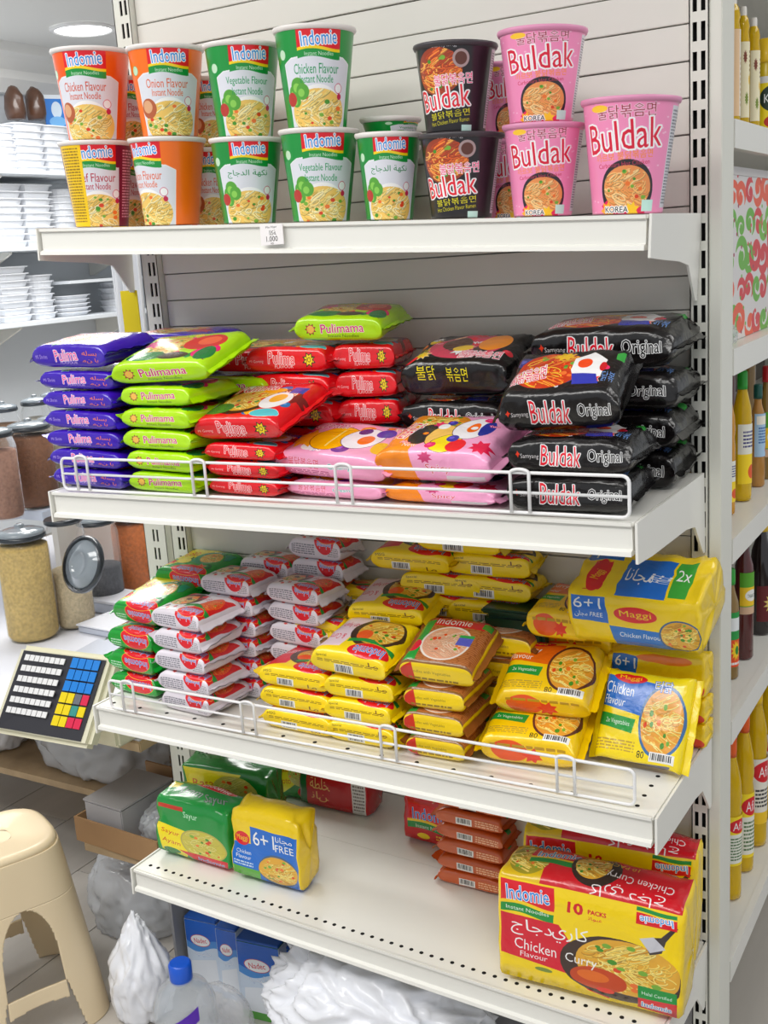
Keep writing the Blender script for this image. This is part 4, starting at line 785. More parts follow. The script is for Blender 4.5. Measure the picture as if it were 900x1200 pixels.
# ------------------------------------------------------------------ lowest shelf
def up4(key, a, b, label, hs=1, ws=1, dy=0, tilt=0):
    A, B, z = base(3, a, b); return pack(key, A+[0, dy, 0], B+[0, dy, 0], (A[2]+B[2])/2+.002, label, tilt, math.degrees(math.atan(.0311)), G4, hs, 0, ws, cat='multipack')
up4('greenup', (186, 1001), (270, 1026), 'green noodle multipack standing at the left end of the lowest shelf', 1.1)
up4('sixup', (275, 1029), (353, 1051), 'yellow six plus one noodle multipack beside the green one', 1.12)
up4('greenyel', (222, 962), (322, 981), 'green and yellow noodle multipack behind the front green one', 1.3, 1, -.01)
up4('greenyel', (322, 935), (372, 943), 'dark green noodle multipack in the shade at the back', .9, 1, .0)
up4('redbox', (352, 944), (432, 962), 'red noodle multipack with Arabic writing at the back', 1.05, 1, 0)
up4('redup', (474, 985), (550, 1004), 'red noodle multipack behind the orange packets', 1, 1, 0)
A, B, z = base(3, (515, 1034), (592, 1056))
stack('orange', A, B, z, 5, 'the orange stack beside the ten pack', 1.0, group=G4, ws=.85)
pack('orange', A+[.005, 0, 0], B+[.01, 0, 0], z+5*.0262, 'clear orange wrapped noodle packet tipped on top of its stack', 12, 0, G4, 1.1)
up4('big', (584, 1150), (800, 1207), 'large yellow and red ten pack of curry noodles at the front right', 1.0)
up4('big', (612, 1098), (815, 1140), 'large yellow and red ten pack standing behind the front one', 1.04, .72, .0)
# ------------------------------------------------------------------ neighbouring unit to the right (faces +x, seen end on)
runit = thing('side_shelving_unit', 'white shelving unit on the right behind the slotted post, full of bottles', 'shelving', (.3, .7, 0))
runit.location = (0, 0, 0)
MB().box(.125, .066, FLOOR, .131, 1.9, 1.6).build('back_board', mat('side unit back with painted shade', (120, 112, 104), .7), runit)  # board colour kept dark to paint in the shadow inside the bays
MB().box(.125, 1.9, FLOOR, .47, 1.93, 1.6).build('end_board', M_white2, runit)
RZ = [-.098, .287, .554, .812, 1.099, 1.36]
for k, z in enumerate(RZ):
    s = thing('side_shelf', ['lowest side shelf holding cooking oil bottles', 'side shelf under the sauce bottles', 'side shelf under the small oil bottles', 'side shelf under the patterned gift box', 'side shelf under the tall pale labelled bottles', 'topmost side shelf, only its underside showing'][k], 'shelf', (0, 0, z))
    MB().box(.133, .067, -.004, .462, 1.895, 0).build('shelf_board', M_white, s)
    MB().prism([(.462, .001), (.473, .001), (.473, -.034), (.462, -.034), (.462, -.031), (.47, -.03), (.47, -.004), (.462, -.004)], .067, 1.895, 'y').build('front_lip', M_white, s)
    MB().box(.133, .067, -.03, .46, .073, -.0045).build('bracket', M_white, s)
def glass(name, col, rough=.06, tr=.85, ior=1.25): return mat(name, col, rough, 0, .6, tr, ior=ior)
_bt = {}
def bottle(px, pyb, pyt, wpx, z, kind, label, x=.43):
    p = on_z(px, pyb, z); 
    if p[0] > x or z > .9: p = on_x(px, pyb, x)
    x, y = float(p[0]), float(p[1]); y = max(y, .075+.04); t = float((np.array([x, y, z])-CAM) @ WX); h = (on_x(px, pyt, x)[2]-z) if z > .9 else (pyb-pyt)*t/F_PX/.93; h = min(h, .33); r = wpx/2*t/F_PX
    b = thing('bottle', label, 'bottle', (x, y, z+.0008), PI/5, 'bottles on the side shelves'); m, capc, labc, shape = kind
    prof = {'oil': [(.7, 0), (.97, .012), (1, .05), (1, .2), (.94, .24), (1, .28), (1, .5), (.9, .56), (1, .62), (.9, .72), (.6, .82), (.42, .88), (.4, .92)],
            'slim': [(.85, 0), (1, .02), (1, .62), (.92, .7), (.55, .8), (.46, .86), (.44, .92)],
            'tall': [(.8, 0), (1, .02), (1, .72), (.85, .8), (1, .84), (.8, .9), (.45, .94), (.42, .95)],
            'jar': [(.85, 0), (1, .03), (1, .72), (.8, .8), (.78, .82)]}[shape]
    n = 20; top = prof[-1][1]; capk = 1.3
    MB().lathe([(q[0]*r, q[1]*h) for q in prof], n).build('glass_body', m, b, True)
    cr = prof[-1][0]*r*capk
    MB().lathe([(cr, (top-.06)*h), (cr*1.02, (top-.03)*h), (cr, .985*h), (cr*.85, h)], n).build('cap', capc, b, True)
    if labc:
        z0, z1, a0, a1, m2 = labc; v, f, uv = [], [], []; k = 14
        for i in range(k+1):
            a = a0+(a1-a0)*i/k
            for zz in (z0, z1): v.append((r*1.015*math.cos(a), r*1.015*math.sin(a), zz*h))
        for i in range(k): f.append((2*i, 2*i+2, 2*i+3, 2*i+1)); uv.append([(i/k, 0), ((i+1)/k, 0), ((i+1)/k, 1), (i/k, 1)])
        mk('paper_label', v, f, m2, b, True, uv)
    return b
def lab_tex(name, bg, f):
    c = Cv(160, 200, bg); f(c.reg(0, 0, 1, 1)); return img_mat(name, c, .5, .1, 0)
L_oil = lab_tex('yellow oil label', (246, 220, 40), lambda g: (g.ell(.5, .2, .4, .14, (206, 20, 40)), g.text('Afia', .5, .2, .5, .16, WHT, None, 0, .04), g.rect(.12, .36, .88, .95, (240, 240, 230)), g.lines(.18, .42, .8, .9, 8, (90, 120, 80), 2)))
L_red = lab_tex('white and red oil label', (240, 236, 226), lambda g: (g.ell(.5, .2, .44, .16, (206, 20, 40)), g.text('Afia', .5, .2, .5, .16, WHT, None, 0, .04), g.lines(.15, .45, .85, .75, 5, (60, 60, 60), 2), g.rect(0, .82, 1, 1, (240, 200, 40))))
L_wy = lab_tex('white and yellow label', (238, 238, 226), lambda g: (g.rect(0, .5, 1, 1, (246, 214, 30)), g.lines(.2, .1, .8, .4, 5, (60, 60, 120), 4), g.ell(.6, .8, .2, .12, (220, 90, 30))))
L_blue = lab_tex('pale blue label', (176, 206, 232), lambda g: (g.rect(.1, .05, .9, .25, (250, 244, 230)), g.lines(.2, .3, .8, .7, 6, (70, 110, 170), 5), g.circ(.7, .84, .07, (200, 40, 40))))
L_pale = lab_tex('beige printed label', (228, 196, 158), lambda g: (g.rect(.55, 0, 1, 1, (236, 230, 216)), g.text('\u8c46\u6cb9', .78, .12, .2, .12, (60, 40, 90), None, 0, .03), g.lines(.62, .3, .95, .9, 10, (190, 150, 120), 6)))
L_flo = lab_tex('pale flowery label', (240, 232, 200), lambda g: (g.burst(.3, .2, .1, (120, 60, 40)), g.burst(.6, .5, .08, (230, 190, 60)), g.burst(.4, .75, .1, (120, 140, 60)), g.lines(.6, .1, .9, .4, 5, (90, 70, 70), 6)))
L_sauce = lab_tex('green and red sauce label', (40, 150, 70), lambda g: (g.rect(.2, .1, .8, .34, (236, 240, 240)), g.rect(0, .5, 1, 1, (226, 80, 30)), g.burst(.45, .7, .2, (246, 210, 40)), g.circ(.5, .7, .08, (40, 130, 50)), g.lines(.2, .9, .8, .98, 1, WHT)))
L_sau2 = lab_tex('green and yellow sauce label', (90, 160, 40), lambda g: (g.rect(.0, .35, 1, .8, (240, 200, 40)), g.ell(.5, .55, .3, .14, (240, 240, 236)), g.text('TABASCO', .5, .56, .4, .08, (40, 60, 40)), g.rect(0, .82, 1, 1, (214, 180, 150))))
L_soy = lab_tex('dark red soy label', (96, 20, 26), lambda g: (g.burst(.6, .5, .3, (220, 200, 120)), g.ell(.6, .3, .16, .1, (214, 30, 40)), g.ell(.6, .65, .2, .1, (140, 170, 60))))
L_jar = lab_tex('yellow jar label', (238, 214, 20), lambda g: (g.rect(0, 0, 1, .12, (230, 230, 230)), g.ell(.5, .4, .42, .25, (24, 50, 34)), g.text('Knorr', .5, .4, .6, .16, WHT, None, 0, .04), g.ell(.5, .82, .3, .12, (180, 40, 30))))
O1, O2, O3 = glass('golden oil', (246, 204, 14), .05, .35), glass('amber oil', (238, 168, 16), .05, .35), glass('pale cider', (214, 156, 80), .05, .3)
SA, SB, SO = mat('brown chilli sauce', (140, 108, 44), .15, coat=.6), mat('dark plum sauce', (86, 24, 24), .12, coat=.7), mat('black soy sauce', (26, 12, 12), .1, coat=.8)
c_ = lambda n, c: mat(n+' cap plastic', c, .35, coat=.2)
CW, CY, CG, CDG, CR, COR = c_('white', (236, 232, 224)), c_('yellow', (244, 200, 30)), c_('bright green', (40, 170, 50)), c_('dark green', (14, 84, 74)), c_('red', (200, 26, 34)), c_('orange', (240, 96, 24))
a0, a1 = -2.4, .3
B = bottle
B(844, 134, -30, 22, 1.099, (O1, CW, (.05, .72, a0, a1, L_flo), 'tall'), 'oil bottle with flowery label, nearest the slotted post on the upper right shelf')
B(857, 143, -6, 20, 1.099, (O1, CW, (.1, .74, a0, a1, L_pale), 'tall'), 'tall oil bottle with a beige label, white cap')
B(870, 151, 8, 15, 1.099, (O1, CW, (.12, .72, a0, a1, L_flo), 'tall'), 'third pale oil bottle from the post, upper right shelf')
B(882, 157, 21, 15, 1.099, (O1, CW, (.12, .72, a0, a1, L_flo), 'tall'), 'fourth pale oil bottle, beside the yellow jar')
B(896, 162, 46, 24, 1.099, (mat('yellow jar body', (220, 190, 30), .3, coat=.3), CY, (.06, .62, -2.8, .8, L_jar), 'jar'), 'yellow capped seasoning jar at the right edge of the upper shelf')
B(851, 624, 474, 20, .554, (O2, CY, (.1, .4, a0, a1, L_wy), 'oil'), 'amber oil bottle with yellow cap next to the post')
B(869, 607, 466, 22, .554, (O1, CG, (.14, .6, a0, a1, L_wy), 'oil'), 'golden oil bottle with a bright green cap')
B(887, 590, 479, 17, .554, (O3, CDG, (.3, .72, a0, a1, L_blue), 'slim'), 'slim amber bottle with dark green cap and pale blue label')
B(853, 575, 440, 16, .554, (SB, CR, None, 'slim'), 'red capped dark bottle behind the amber oil', .33)
B(876, 570, 437, 16, .554, (SA, CG, None, 'slim'), 'green capped dark bottle in the second row', .33)
B(897, 575, 453, 17, .554, (SA, CR, (.2, .6, a0, a1, L_sau2), 'slim'), 'red capped sauce bottle at the right edge')
B(855, 822, 699, 20, .287, (SA, CG, (.12, .62, a0, a1, L_sauce), 'slim'), 'short brown sauce bottle with a green cap')
B(871, 801, 652, 22, .287, (SB, CR, (.35, .66, a0, a1, L_sau2), 'slim'), 'red capped sauce bottle between green and yellow capped ones')
B(891, 776, 643, 24, .287, (SO, CY, (.12, .42, a0, a1, L_soy), 'slim'), 'tall black soy sauce bottle with a yellow cap')
B(843, 835, 760, 14, .287, (SA, COR, None, 'slim'), 'brown bottle almost hidden behind the slotted post')
B(855, 1097, 905, 26, -.098, (O1, COR, (.22, .52, a0, a1, L_oil), 'oil'), 'yellow cooking oil bottle with orange cap, nearest the post')
B(870, 1073, 886, 24, -.098, (O1, COR, (.1, .5, a0, a1, L_oil), 'oil'), 'yellow cooking oil bottle with orange cap, second from the post')
B(884, 1054, 866, 26, -.098, (O1, CY, (.15, .55, a0, a1, L_red), 'oil'), 'cooking oil bottle with a yellow cap, third from the post')
B(899, 1030, 850, 24, -.098, (O1, CG, (.15, .55, a0, a1, L_red), 'oil'), 'cooking oil bottle cut by the right edge of the picture')
# gift box with swirls
gc = Cv(420, 400, (226, 222, 220)); g = gc.reg(0, 0, 1, 1); rg = random.Random(5)
def swirl(cx, cy, r, a, col, d=1, turn=1.5):
    P1, P2 = [], []
    for i in range(30):
        t = i/29; an = a+d*turn*2*PI*t*.75; rr = r*(1-.78*t); w = r*.32*(1-t*.35)*min(1, t*6+.1)
        P1.append((cx+(rr+w)*math.cos(an), cy+(rr+w)*math.sin(an))); P2.append((cx+(rr-w)*math.cos(an), cy+(rr-w)*math.sin(an)))
    g.poly(P1+P2[::-1], col)
    g.circ(cx, cy, r*.3, col)
for iy in range(5):
    for ix in range(7):
        swirl(.06+ix*.15+rg.uniform(-.03, .03), .1+iy*.2+rg.uniform(-.03, .03), rg.uniform(.07, .115), rg.uniform(0, 6.28), rg.choice([(206, 24, 36), (226, 84, 30), (96, 170, 20), (206, 24, 36), (110, 180, 30)]), rg.choice((-1, 1)))
for i in range(50): g.circ(rg.random(), rg.random(), .012, rg.choice([(150, 20, 60), (206, 24, 36), (96, 170, 20)]))
g.poly([(.86, .3), (1, .12), (1, 1), (.93, 1)], (206, 16, 30)); g.text('Assorted Sweets', .95, .7, .3, .03, WHT, None, 0, .0, rot=82)
GM = img_mat('swirl printed card', gc, .4, .3, 0)
gb = thing('gift_box', 'white gift box printed with red and green swirls, red corner', 'box', (.445, .27, .8128))
quad_box('box_body', GM, .34, .225, .28, gb, (0, 0, 0), (0, 0, PI/2)); MB().box(-.281, -.171, .2252, .001, .171, .236).build('box_lid', mat('pale card lid', (226, 222, 220), .45), gb)
def crumple(name, r, sx, sy, sz, seed, amp, m, parent=None, freq=2.2, flat=True, sub=5, knot=False):
    bm = bmesh.new(); bmesh.ops.create_icosphere(bm, subdivisions=sub, radius=1); rg_ = lambda q: (1-2*abs(noise.noise(q)))
    for v in bm.verts:
        c = v.co.copy(); w = Vector((noise.noise(c*1.7+Vector((seed, 5, 0))), noise.noise(c*1.7+Vector((3, seed, 9))), noise.noise(c*1.7+Vector((7, 1, seed)))))*.5
        n1 = rg_((c+w)*freq+Vector((seed, 0, 0))); n2 = rg_((c+w)*freq*2.1+Vector((0, seed, 3))); n3 = rg_((c+w)*freq*4.2+Vector((seed, seed, 0)))
        d_ = 1+amp*(n1*.8+n2*.5+n3*.12-.5)
        if knot:
            t = max(0, (c.z-.35)/.65); an = math.atan2(c.y, c.x); f = (1-.6*t**1.2)*(1+.16*t*math.sin(an*9+seed+w.x*4)) if t > 0 else 1
            c.x *= f; c.y *= f; c.z += .16*t*t
        v.co = c*d_
        if flat and v.co.z < -.55: v.co.z = -.55+.03*n2
        v.co.x *= sx; v.co.y *= sy; v.co.z *= sz
    me = bpy.data.meshes.new(name); bm.to_mesh(me); bm.free(); me.materials.append(m)
    zm = min(v.co.z for v in me.vertices)
    for v in me.vertices: v.co.z -= zm
    me.polygons.foreach_set('use_smooth', [True]*len(me.polygons)); return link(name, me, parent)
M_bag = mat('thin clear plastic film', (238, 240, 244), .12, coat=.6, trans=.35, alpha=.45)
M_bagw = mat('white plastic bag film', (240, 242, 248), .25, coat=.4)
M_bagc = mat('milky plastic bag film', (226, 230, 236), .15, coat=.6, alpha=.62)
p = on_z(862, 408, .812); o = crumple('plastic_bag', 1, .032, .025, .022, 3, .16, M_bag); o.location = (.428, .13, .813); tag(o, 'small crumpled clear bag lying before the swirl gift box', 'bag')
# ------------------------------------------------------------------ lowest bay, deeper than the others, and what stands under it
zb_ = shelf_z(3, 0)
d = thing('deep_base_shelf', 'rear half of the lowest shelf reaching back in shadow', 'shelf', (0, 0, SHELVES[3][0])); d.rotation_euler = (0, math.atan(.0311), 0)
MB().box(-.436, -.0015, -.004, .118, .18, 0).build('shelf_board', M_white, d)
MB().box(-.436, .181, -.1, .118, .185, .31).build('back_board', M_panel, d)
side = MB().box(-.503, -.083, FLOOR, -.497, .0, -.055).build('base_side_panel', mat('grey base steel', (150, 150, 152), .5)); tag(side, 'grey steel side panel standing under the lowest shelf, left end', 'panel')
def milk(px0, px1, pyt, y, label, kind=0):
    a, b = on_y(px0, 1180, y), on_y(px1, 1180, y); w = b[0]-a[0]; h = on_y(px0, pyt, y)[2]-FLOOR; h = min(h, .25)
    c = Cv(200, 420, (214, 226, 240)); g = c.reg(0, 0, 1, 1); g.rect(0, 0, 1, .34, (40, 100, 190)); g.wave(0, 1, .3, .4, .05, (90, 150, 215)); g.ell(.45, .28, .3, .08, WHT, (200, 50, 60), 3); g.text('Nadec', .45, .28, .4, .07, (200, 40, 50), None, 0, .03, rot=-8); g.text('\ufe90\ufef4\ufee0\ufea3', .5, .46, .5, .12, WHT, (90, 130, 190), 2, .05); g.poly([(.1, .6), (.9, .52), (.95, 1), (.05, 1)], (236, 240, 246)); g.rect(.0, .9, 1, 1, (90, 160, 70) if kind else (180, 200, 225))
    m = img_mat('printed milk carton '+str(kind)+str(px0), c, .25, .5, .3, 18)
    r = thing('milk_carton', label, 'carton', ((a[0]+b[0])/2, y, FLOOR+.001), .12, 'milk cartons under the lowest shelf')
    quad_box('carton_body', m, w*.96, h-.006, .07, r); MB().box(-w*.48, 0, h-.0055, w*.48, .07, h).build('carton_top', mat('blue carton top', (36, 90, 176), .35, coat=.4), r, bevel=.001)
    for s_ in (-1, 1): MB().box(s_*w*.48+(.0 if s_ > 0 else -.001), .0005, .001, s_*w*.48+(.001 if s_ > 0 else 0), .0695, h-.006).build('carton_side', mat('pale carton side', (196, 206, 222), .35, coat=.4), r)
milk(229, 262, 1076, -.06, 'leftmost blue and white milk carton in clear wrap')
milk(263, 284, 1088, -.062, 'narrow milk carton between the leftmost and the green footed one')
milk(286, 331, 1100, -.085, 'front milk carton with a green foot, right of the others', 1)
milk(337, 362, 1110, -.052, 'plain white milk carton set back on the right', 2)
wr = crumple('plastic_bag', 1, .06, .025, .06, 15, .05, M_bag); wr.location = (-.35, -.135, FLOOR+.001); tag(wr, 'loose clear wrapping film in front of the milk cartons', 'film')
# water bottle
wb = thing('water_jug', 'clear plastic water bottle with blue cap and purple band on the floor', 'bottle', (-.35, -.23, FLOOR+.001))
M_clr = mat('clear bottle plastic', (228, 236, 244), .08, coat=.6, trans=.3, alpha=.42, bump=.5, bscale=18)
cz = on_y(220, 1140, -.23)[2]-FLOOR
MB().lathe([(.045, 0), (.052, .01), (.052, cz*.35), (.048, cz*.4), (.053, cz*.45), (.052, cz*.68), (.04, cz*.82), (.018, cz*.92), (.016, cz*.98)], 24).build('bottle_body', M_clr, wb, True)
MB().lathe([(.0185, cz*.9), (.019, cz*.93), (.019, cz+.012), (.016, cz+.015)], 24).build('cap', mat('royal blue cap', (20, 90, 210), .3, coat=.3), wb, True)
v, f, uv = [], [], []
for i in range(17):
    a = -2.9+i*2.5/16; zc = cz*(.30+.42*i/16)
    for dz in (-.013, .013): v.append((.0545*math.cos(a), .0545*math.sin(a), zc+dz))
for i in range(16): f.append((2*i, 2*i+2, 2*i+3, 2*i+1)); uv.append([(i/16, 0), ((i+1)/16, 0), ((i+1)/16, 1), (i/16, 1)])
bc = Cv(400, 60, (84, 24, 170)); bc.reg(0, 0, 1, 1).bars(.42, .05, .66, .95); mk('purple_band', v, f, img_mat('purple band with barcode', bc, .3, .3, 0), wb, True, uv)
# white bag over a box
wbx = MB().box(-.2, -.25, FLOOR, .12, -.07, FLOOR+.10).build('cardboard_box', mat('worn white carton', (214, 210, 206), .6, bump=.3), None, bevel=.004); tag(wbx, 'worn white box under the crumpled white bag', 'box')
wbag = crumple('plastic_bag', 1, .19, .105, .1, 21, .17, M_bagw, None, 2.0, True, 6); wbag.location = (-.02, -.15, FLOOR+.102); tag(wbag, 'large crumpled white bag spread over a box under the shelf', 'bag')
# ------------------------------------------------------------------ counter on the left
WD = mat('raw wood', (190, 164, 128), .6, vary=.25, bscale=18); M_paper = mat('pale paper sheet', (226, 228, 236), .6)
ct = thing('counter_table', 'wooden table with a white covered top left of the shelves', 'table', (-1.3, .5, FLOOR)); ct.location = (0, 0, 0)
MB().box(-2.0, -.05, .105, -.56, 1.15, .125).build('table_top', WD, ct, bevel=.002); MB().box(-1.995, -.045, .1255, -.565, 1.145, .1285).build('table_cover', M_paper, ct)
MB().box(-.715, -.072, -.115, -.55, .36, -.1).build('lower_board', WD, ct); MB().box(-2.0, .1, -.115, -.7152, 1.1, -.1).build('lower_board', WD, ct)
for x, y in ((-.605, .19), (-.605, 1.06), (-1.97, -.035), (-1.97, 1.06)): MB().box(x, y, FLOOR, x+.04, y+.04, .1045).build('leg', WD, ct, bevel=.002)
ts = thing('tier_shelf', 'white raised shelf behind, carrying the rear row of jars', 'shelf', (0, 0, 0))
MB().box(-2.3, .50, .36, -1.35, .94, .385).build('shelf_board', mat('bluish white laminate', (214, 224, 240), .4), ts, bevel=.002)
for x in (-2.28, -1.38): MB().box(x, .55, .129, x+.02, .9, .3595).build('side_support', M_white, ts)
CZ = .129
M_gl = mat('clear jar glass', (240, 244, 246), .04, coat=.5, trans=.9, alpha=.32, ior=1.1)
M_rim = mat('dark jar seal', (50, 56, 62), .25, coat=.4); M_lid = mat('grey glass lid', (150, 160, 168), .1, coat=.8, alpha=.85)
def jar(px, pyb, pyt, wpx, z, col, fill, label, nm):
    p = on_z(px, pyb, z); t = float((p-CAM) @ WX); r = wpx/2*t/F_PX; h = (pyb-pyt)*t/F_PX/.95
    j = thing('glass_jar', label, 'jar', (p[0], p[1]+r*.6, z+.001), 0, 'storage jars on the counter')
    MB().lathe([(r*.9, 0), (r, .012), (r, h*.78), (r*.86, h*.86), (r*.8, h*.88)], 28, cap1=False).build('glass_body', M_gl, j, True)
    m = mat(nm, col, .8, vary=.35, bscale=130, bump=.5)
    MB().lathe([(r*.86, .004), (r*.96, .014), (r*.96, h*fill), (r*.8, h*fill+.004), (r*.3, h*fill+.007)], 28).build('contents', m, j, True)
    MB().lathe([(r*.9, h*.875), (r*.96, h*.885), (r*.96, h*.91), (r*.9, h*.92)], 28).build('lid_seal', M_rim, j, True)
    MB().lathe([(r*.94, h*.92), (r*.9, h*.945), (r*.6, h*.965), (r*.2, h*.975), (r*.16, h*.98), (r*.2, h*.995), (r*.1, h*1.01)], 28).build('lid', M_lid, j, True)
    return j, r, h
jar(27, 752, 622, 60, CZ, (214, 184, 112), .82, 'jar of golden couscous at the left, biggest of the front row', 'golden couscous grain')
jf_, _, _ = jar(80, 737, 602, 46, CZ, (214, 196, 160), .48, 'jar of beige flour next to the golden one, half full', 'beige flour')
jar(114, 712, 606, 48, CZ, (96, 98, 104), .42, 'jar of dark grey seeds behind the open lid', 'dark grey seeds')
jar(152, 694, 601, 48, CZ, (226, 126, 62), .8, 'jar of orange lentils beside the rear upright', 'orange lentils')
jar(222, 702, 596, 40, CZ, (120, 116, 70), .75, 'jar of olive green herbs seen between the two uprights', 'olive herbs')
jar(-1, 610, 505, 42, .385, (176, 132, 112), .72, 'jar of pinkish grain cut by the left edge, raised shelf', 'pinkish grain')
jar(34, 596, 498, 52, .385, (140, 92, 62), .8, 'jar of reddish brown beans on the raised shelf', 'reddish beans')
jar(66, 584, 490, 42, .385, (206, 196, 168), .75, 'jar of cream coloured grain behind the purple packets', 'cream grain')
jar(6, 562, 477, 36, .385, (150, 112, 80), .7, 'jar of tan nuts in the second row, raised shelf', 'tan nuts')
jar(44, 556, 469, 34, .385, (196, 190, 176), .7, 'jar of pale oats in the second row, raised shelf', 'pale oats')
jar(66, 548, 462, 30, .385, (170, 160, 150), .6, 'jar of grey powder farthest back on the raised shelf', 'grey powder')
# open round lid leaning on the jars
for c_0 in [c for c in jf_.children if c.name.startswith('lid') and 'seal' not in c.name]: bpy.data.objects.remove(c_0)
ol = bpy.data.objects.new('open_lid', None); C.objects.link(ol); ol.parent = jf_; ol.location = tuple(Vector(on_y(101, 662, .235))-jf_.location); ol.rotation_euler = (math.radians(68), math.radians(14), math.radians(-12))
MB().lathe([(.057, 0), (.063, .004), (.063, .014), (.057, .017)], 32, cap0=False, cap1=False).build('rim', M_rim, ol, True); MB().lathe([(.057, .006), (.051, .014), (.034, .018), (.028, .024), (.026, .018), (.006, .02)], 32).build('glass_disc', M_lid, ol, True)
# flat trays
M_tray = mat('brushed pale metal', (196, 202, 214), .35, metal=.3)
for i, (pa, pb, dp, h, lb) in enumerate([((64, 790), (165, 800), .16, .022, 'lowest flat grey metal tray on the counter'), ((92, 741), (168, 756), .1, .02, 'white flat tray in the middle of the counter'), ((98, 716), (205, 733), .1, .034, 'largest flat white tray beside the rear upright')]):
    a, b = on_z(*pa, CZ), on_z(*pb, CZ); r = thing('flat_tray', lb, 'tray', (a[0], a[1], CZ+.001), math.atan2(b[1]-a[1], b[0]-a[0])); L = math.hypot(b[0]-a[0], b[1]-a[1])
    MB().box(0, 0, 0, L, dp, h*.8).build('tray_body', M_tray, r, bevel=.002); MB().box(-.003, -.003, h*.8+.0003, L+.003, dp+.003, h).build('tray_lid', M_paper if i else M_tray, r, bevel=.001)
# weighing scale with tilted key panel
TL, TR, BL, BR = [Vector(q) for q in (on_y(28, 762, -.13), on_y(124, 774, -.10), on_y(-4, 852, -.19), on_y(94, 869, -.18))]
wsc = thing('weighing_scale', 'cream shop weighing scale with a tilted coloured key panel', 'scale', tuple((BL+BR)/2)); org = (BL+BR)/2; ex, ey = (TR-TL+BR-BL)/2, (TL-BL+TR-BR)/2; ez = ex.cross(ey).normalized()
def pp(u, v_, w_): return tuple(BL+(BR-BL)*u+(TL-BL)*v_+((TR-TL)-(BR-BL))*u*v_+ez*w_-org)
def slab(name, u0, v0, u1, v1, w0, w1, m, bev=0):
    V = [pp(u, vv, w) for u in (u0, u1) for vv in (v0, v1) for w in (w0, w1)]
    b = MB(); b.v = V; b.f = [(0, 1, 3, 2), (4, 6, 7, 5), (0, 4, 5, 1), (2, 3, 7, 6), (0, 2, 6, 4), (1, 5, 7, 3)]; return b.build(name, m, wsc, bevel=bev)
M_cream = mat('cream plastic', (226, 222, 196), .4, coat=.1)
slab('housing', -.08, -.07, 1.09, 1.07, -.035, -.002, M_cream, .008); slab('key_panel', 0, 0, 1, 1, -.0018, .0, mat('charcoal key panel', (52, 52, 58), .45))
for r_ in range(6):
    for c in range(8): slab('white_key', .05+c*.062, .88-r_*.135, .05+c*.062+.053, .88-r_*.135+.075, .0002, .002, mat('white key', (236, 236, 236), .4))
kb, ky, kr, kg = mat('blue key', (30, 130, 220), .4), mat('yellow key', (240, 214, 20), .4), mat('red key', (222, 40, 80), .4), mat('green key', (60, 150, 140), .4)
for r_ in range(6):
    for c in range(4):
        m = kb if r_ < 3 else (ky if c < 2 else (kr if (r_, c) in ((3, 3), (5, 3), (5, 2)) else (kg if c == 2 and r_ == 4 else ky if c == 3 else mat('grey key', (110, 112, 120), .4))))
        slab({'blue key': 'blue_key', 'yellow key': 'yellow_key', 'red key': 'red_key', 'green key': 'green_key', 'grey key': 'grey_key'}[m.name], .62+c*.085, .86-r_*.145, .62+c*.085+.076, .86-r_*.145+.125, .0002, .002, m)
b = MB(); 
MB().box(-.12, .09, CZ-org.z+.001, .1, .2, CZ-org.z+.05).build('scale_base', M_cream, wsc, bevel=.006)
MB().prism([(.035, -.02), (.12, .0), (.14, CZ-org.z+.03), (.12, CZ-org.z+.012), (.05, -.036)], -.03, .03).build('scale_neck', M_cream, wsc)
# under the counter
tray = thing('cardboard_tray', 'open brown cardboard tray below the counter with bags inside', 'box', (-.627, -.075, -.0995), -.05)
CB = mat('brown cardboard', (176, 138, 98), .7, vary=.12, bscale=10); Wt, Dt, Ht = .22, .2, .05
for nm_, bx in (('tray_floor', (-Wt/2, 0, 0, Wt/2, Dt, .003)), ('front_wall', (-Wt/2, 0, .0031, Wt/2, .004, Ht)), ('rear_wall', (-Wt/2, Dt-.004, .0031, Wt/2, Dt, Ht+.03)), ('side_wall', (-Wt/2, .0042, .0031, -Wt/2+.004, Dt-.0042, Ht)), ('side_wall', (Wt/2-.004, .0042, .0031, Wt/2, Dt-.0042, Ht))): MB().box(*bx).build(nm_, CB, tray)
bx = thing('carton', 'pale grey closed carton standing in the cardboard tray', 'box', (-.672, -.055, -.096), -.05)
MB().box(-.05, 0, 0, .05, .14, .075).build('box_body', mat('pale grey card', (176, 174, 176), .6), bx, bevel=.002); MB().box(-.051, -.001, .0752, .051, .141, .079).build('box_flap', mat('pale grey card', (176, 174, 176)), bx)
for k, (loc, sx, sy, sz, m, sd, lb) in enumerate([((-.577, .02, -.096), .042, .06, .045, M_bagc, 5, 'crumpled clear bag inside the cardboard tray'), ((-.92, .2, -.0995), .17, .085, .115, M_bagc, 8, 'greenish clear bag bundle under the weighing scale'),
        ((-.72, .05, FLOOR+.001), .1, .075, .11, M_bagc, 11, 'clear bag of packets on the floor behind the stool'), ((-.522, -.155, FLOOR+.001), .055, .05, .11, M_bagw, 14, 'knotted white plastic bag on the floor beside the shelf base'), ((-.79, .22, FLOOR+.001), .12, .08, .11, M_bagc, 19, 'pale plastic bag deep under the counter, left side'),
        ((-1.3, .19, -.0995), .12, .085, .11, M_bagw, 23, 'white bag bundle on the lower board, cut by the left edge')]):
    o = crumple('plastic_bag', 1, sx, sy, sz, sd, .17, m, None, 1.5, True, 5, sd == 14); o.location = loc; tag(o, lb, 'bag')
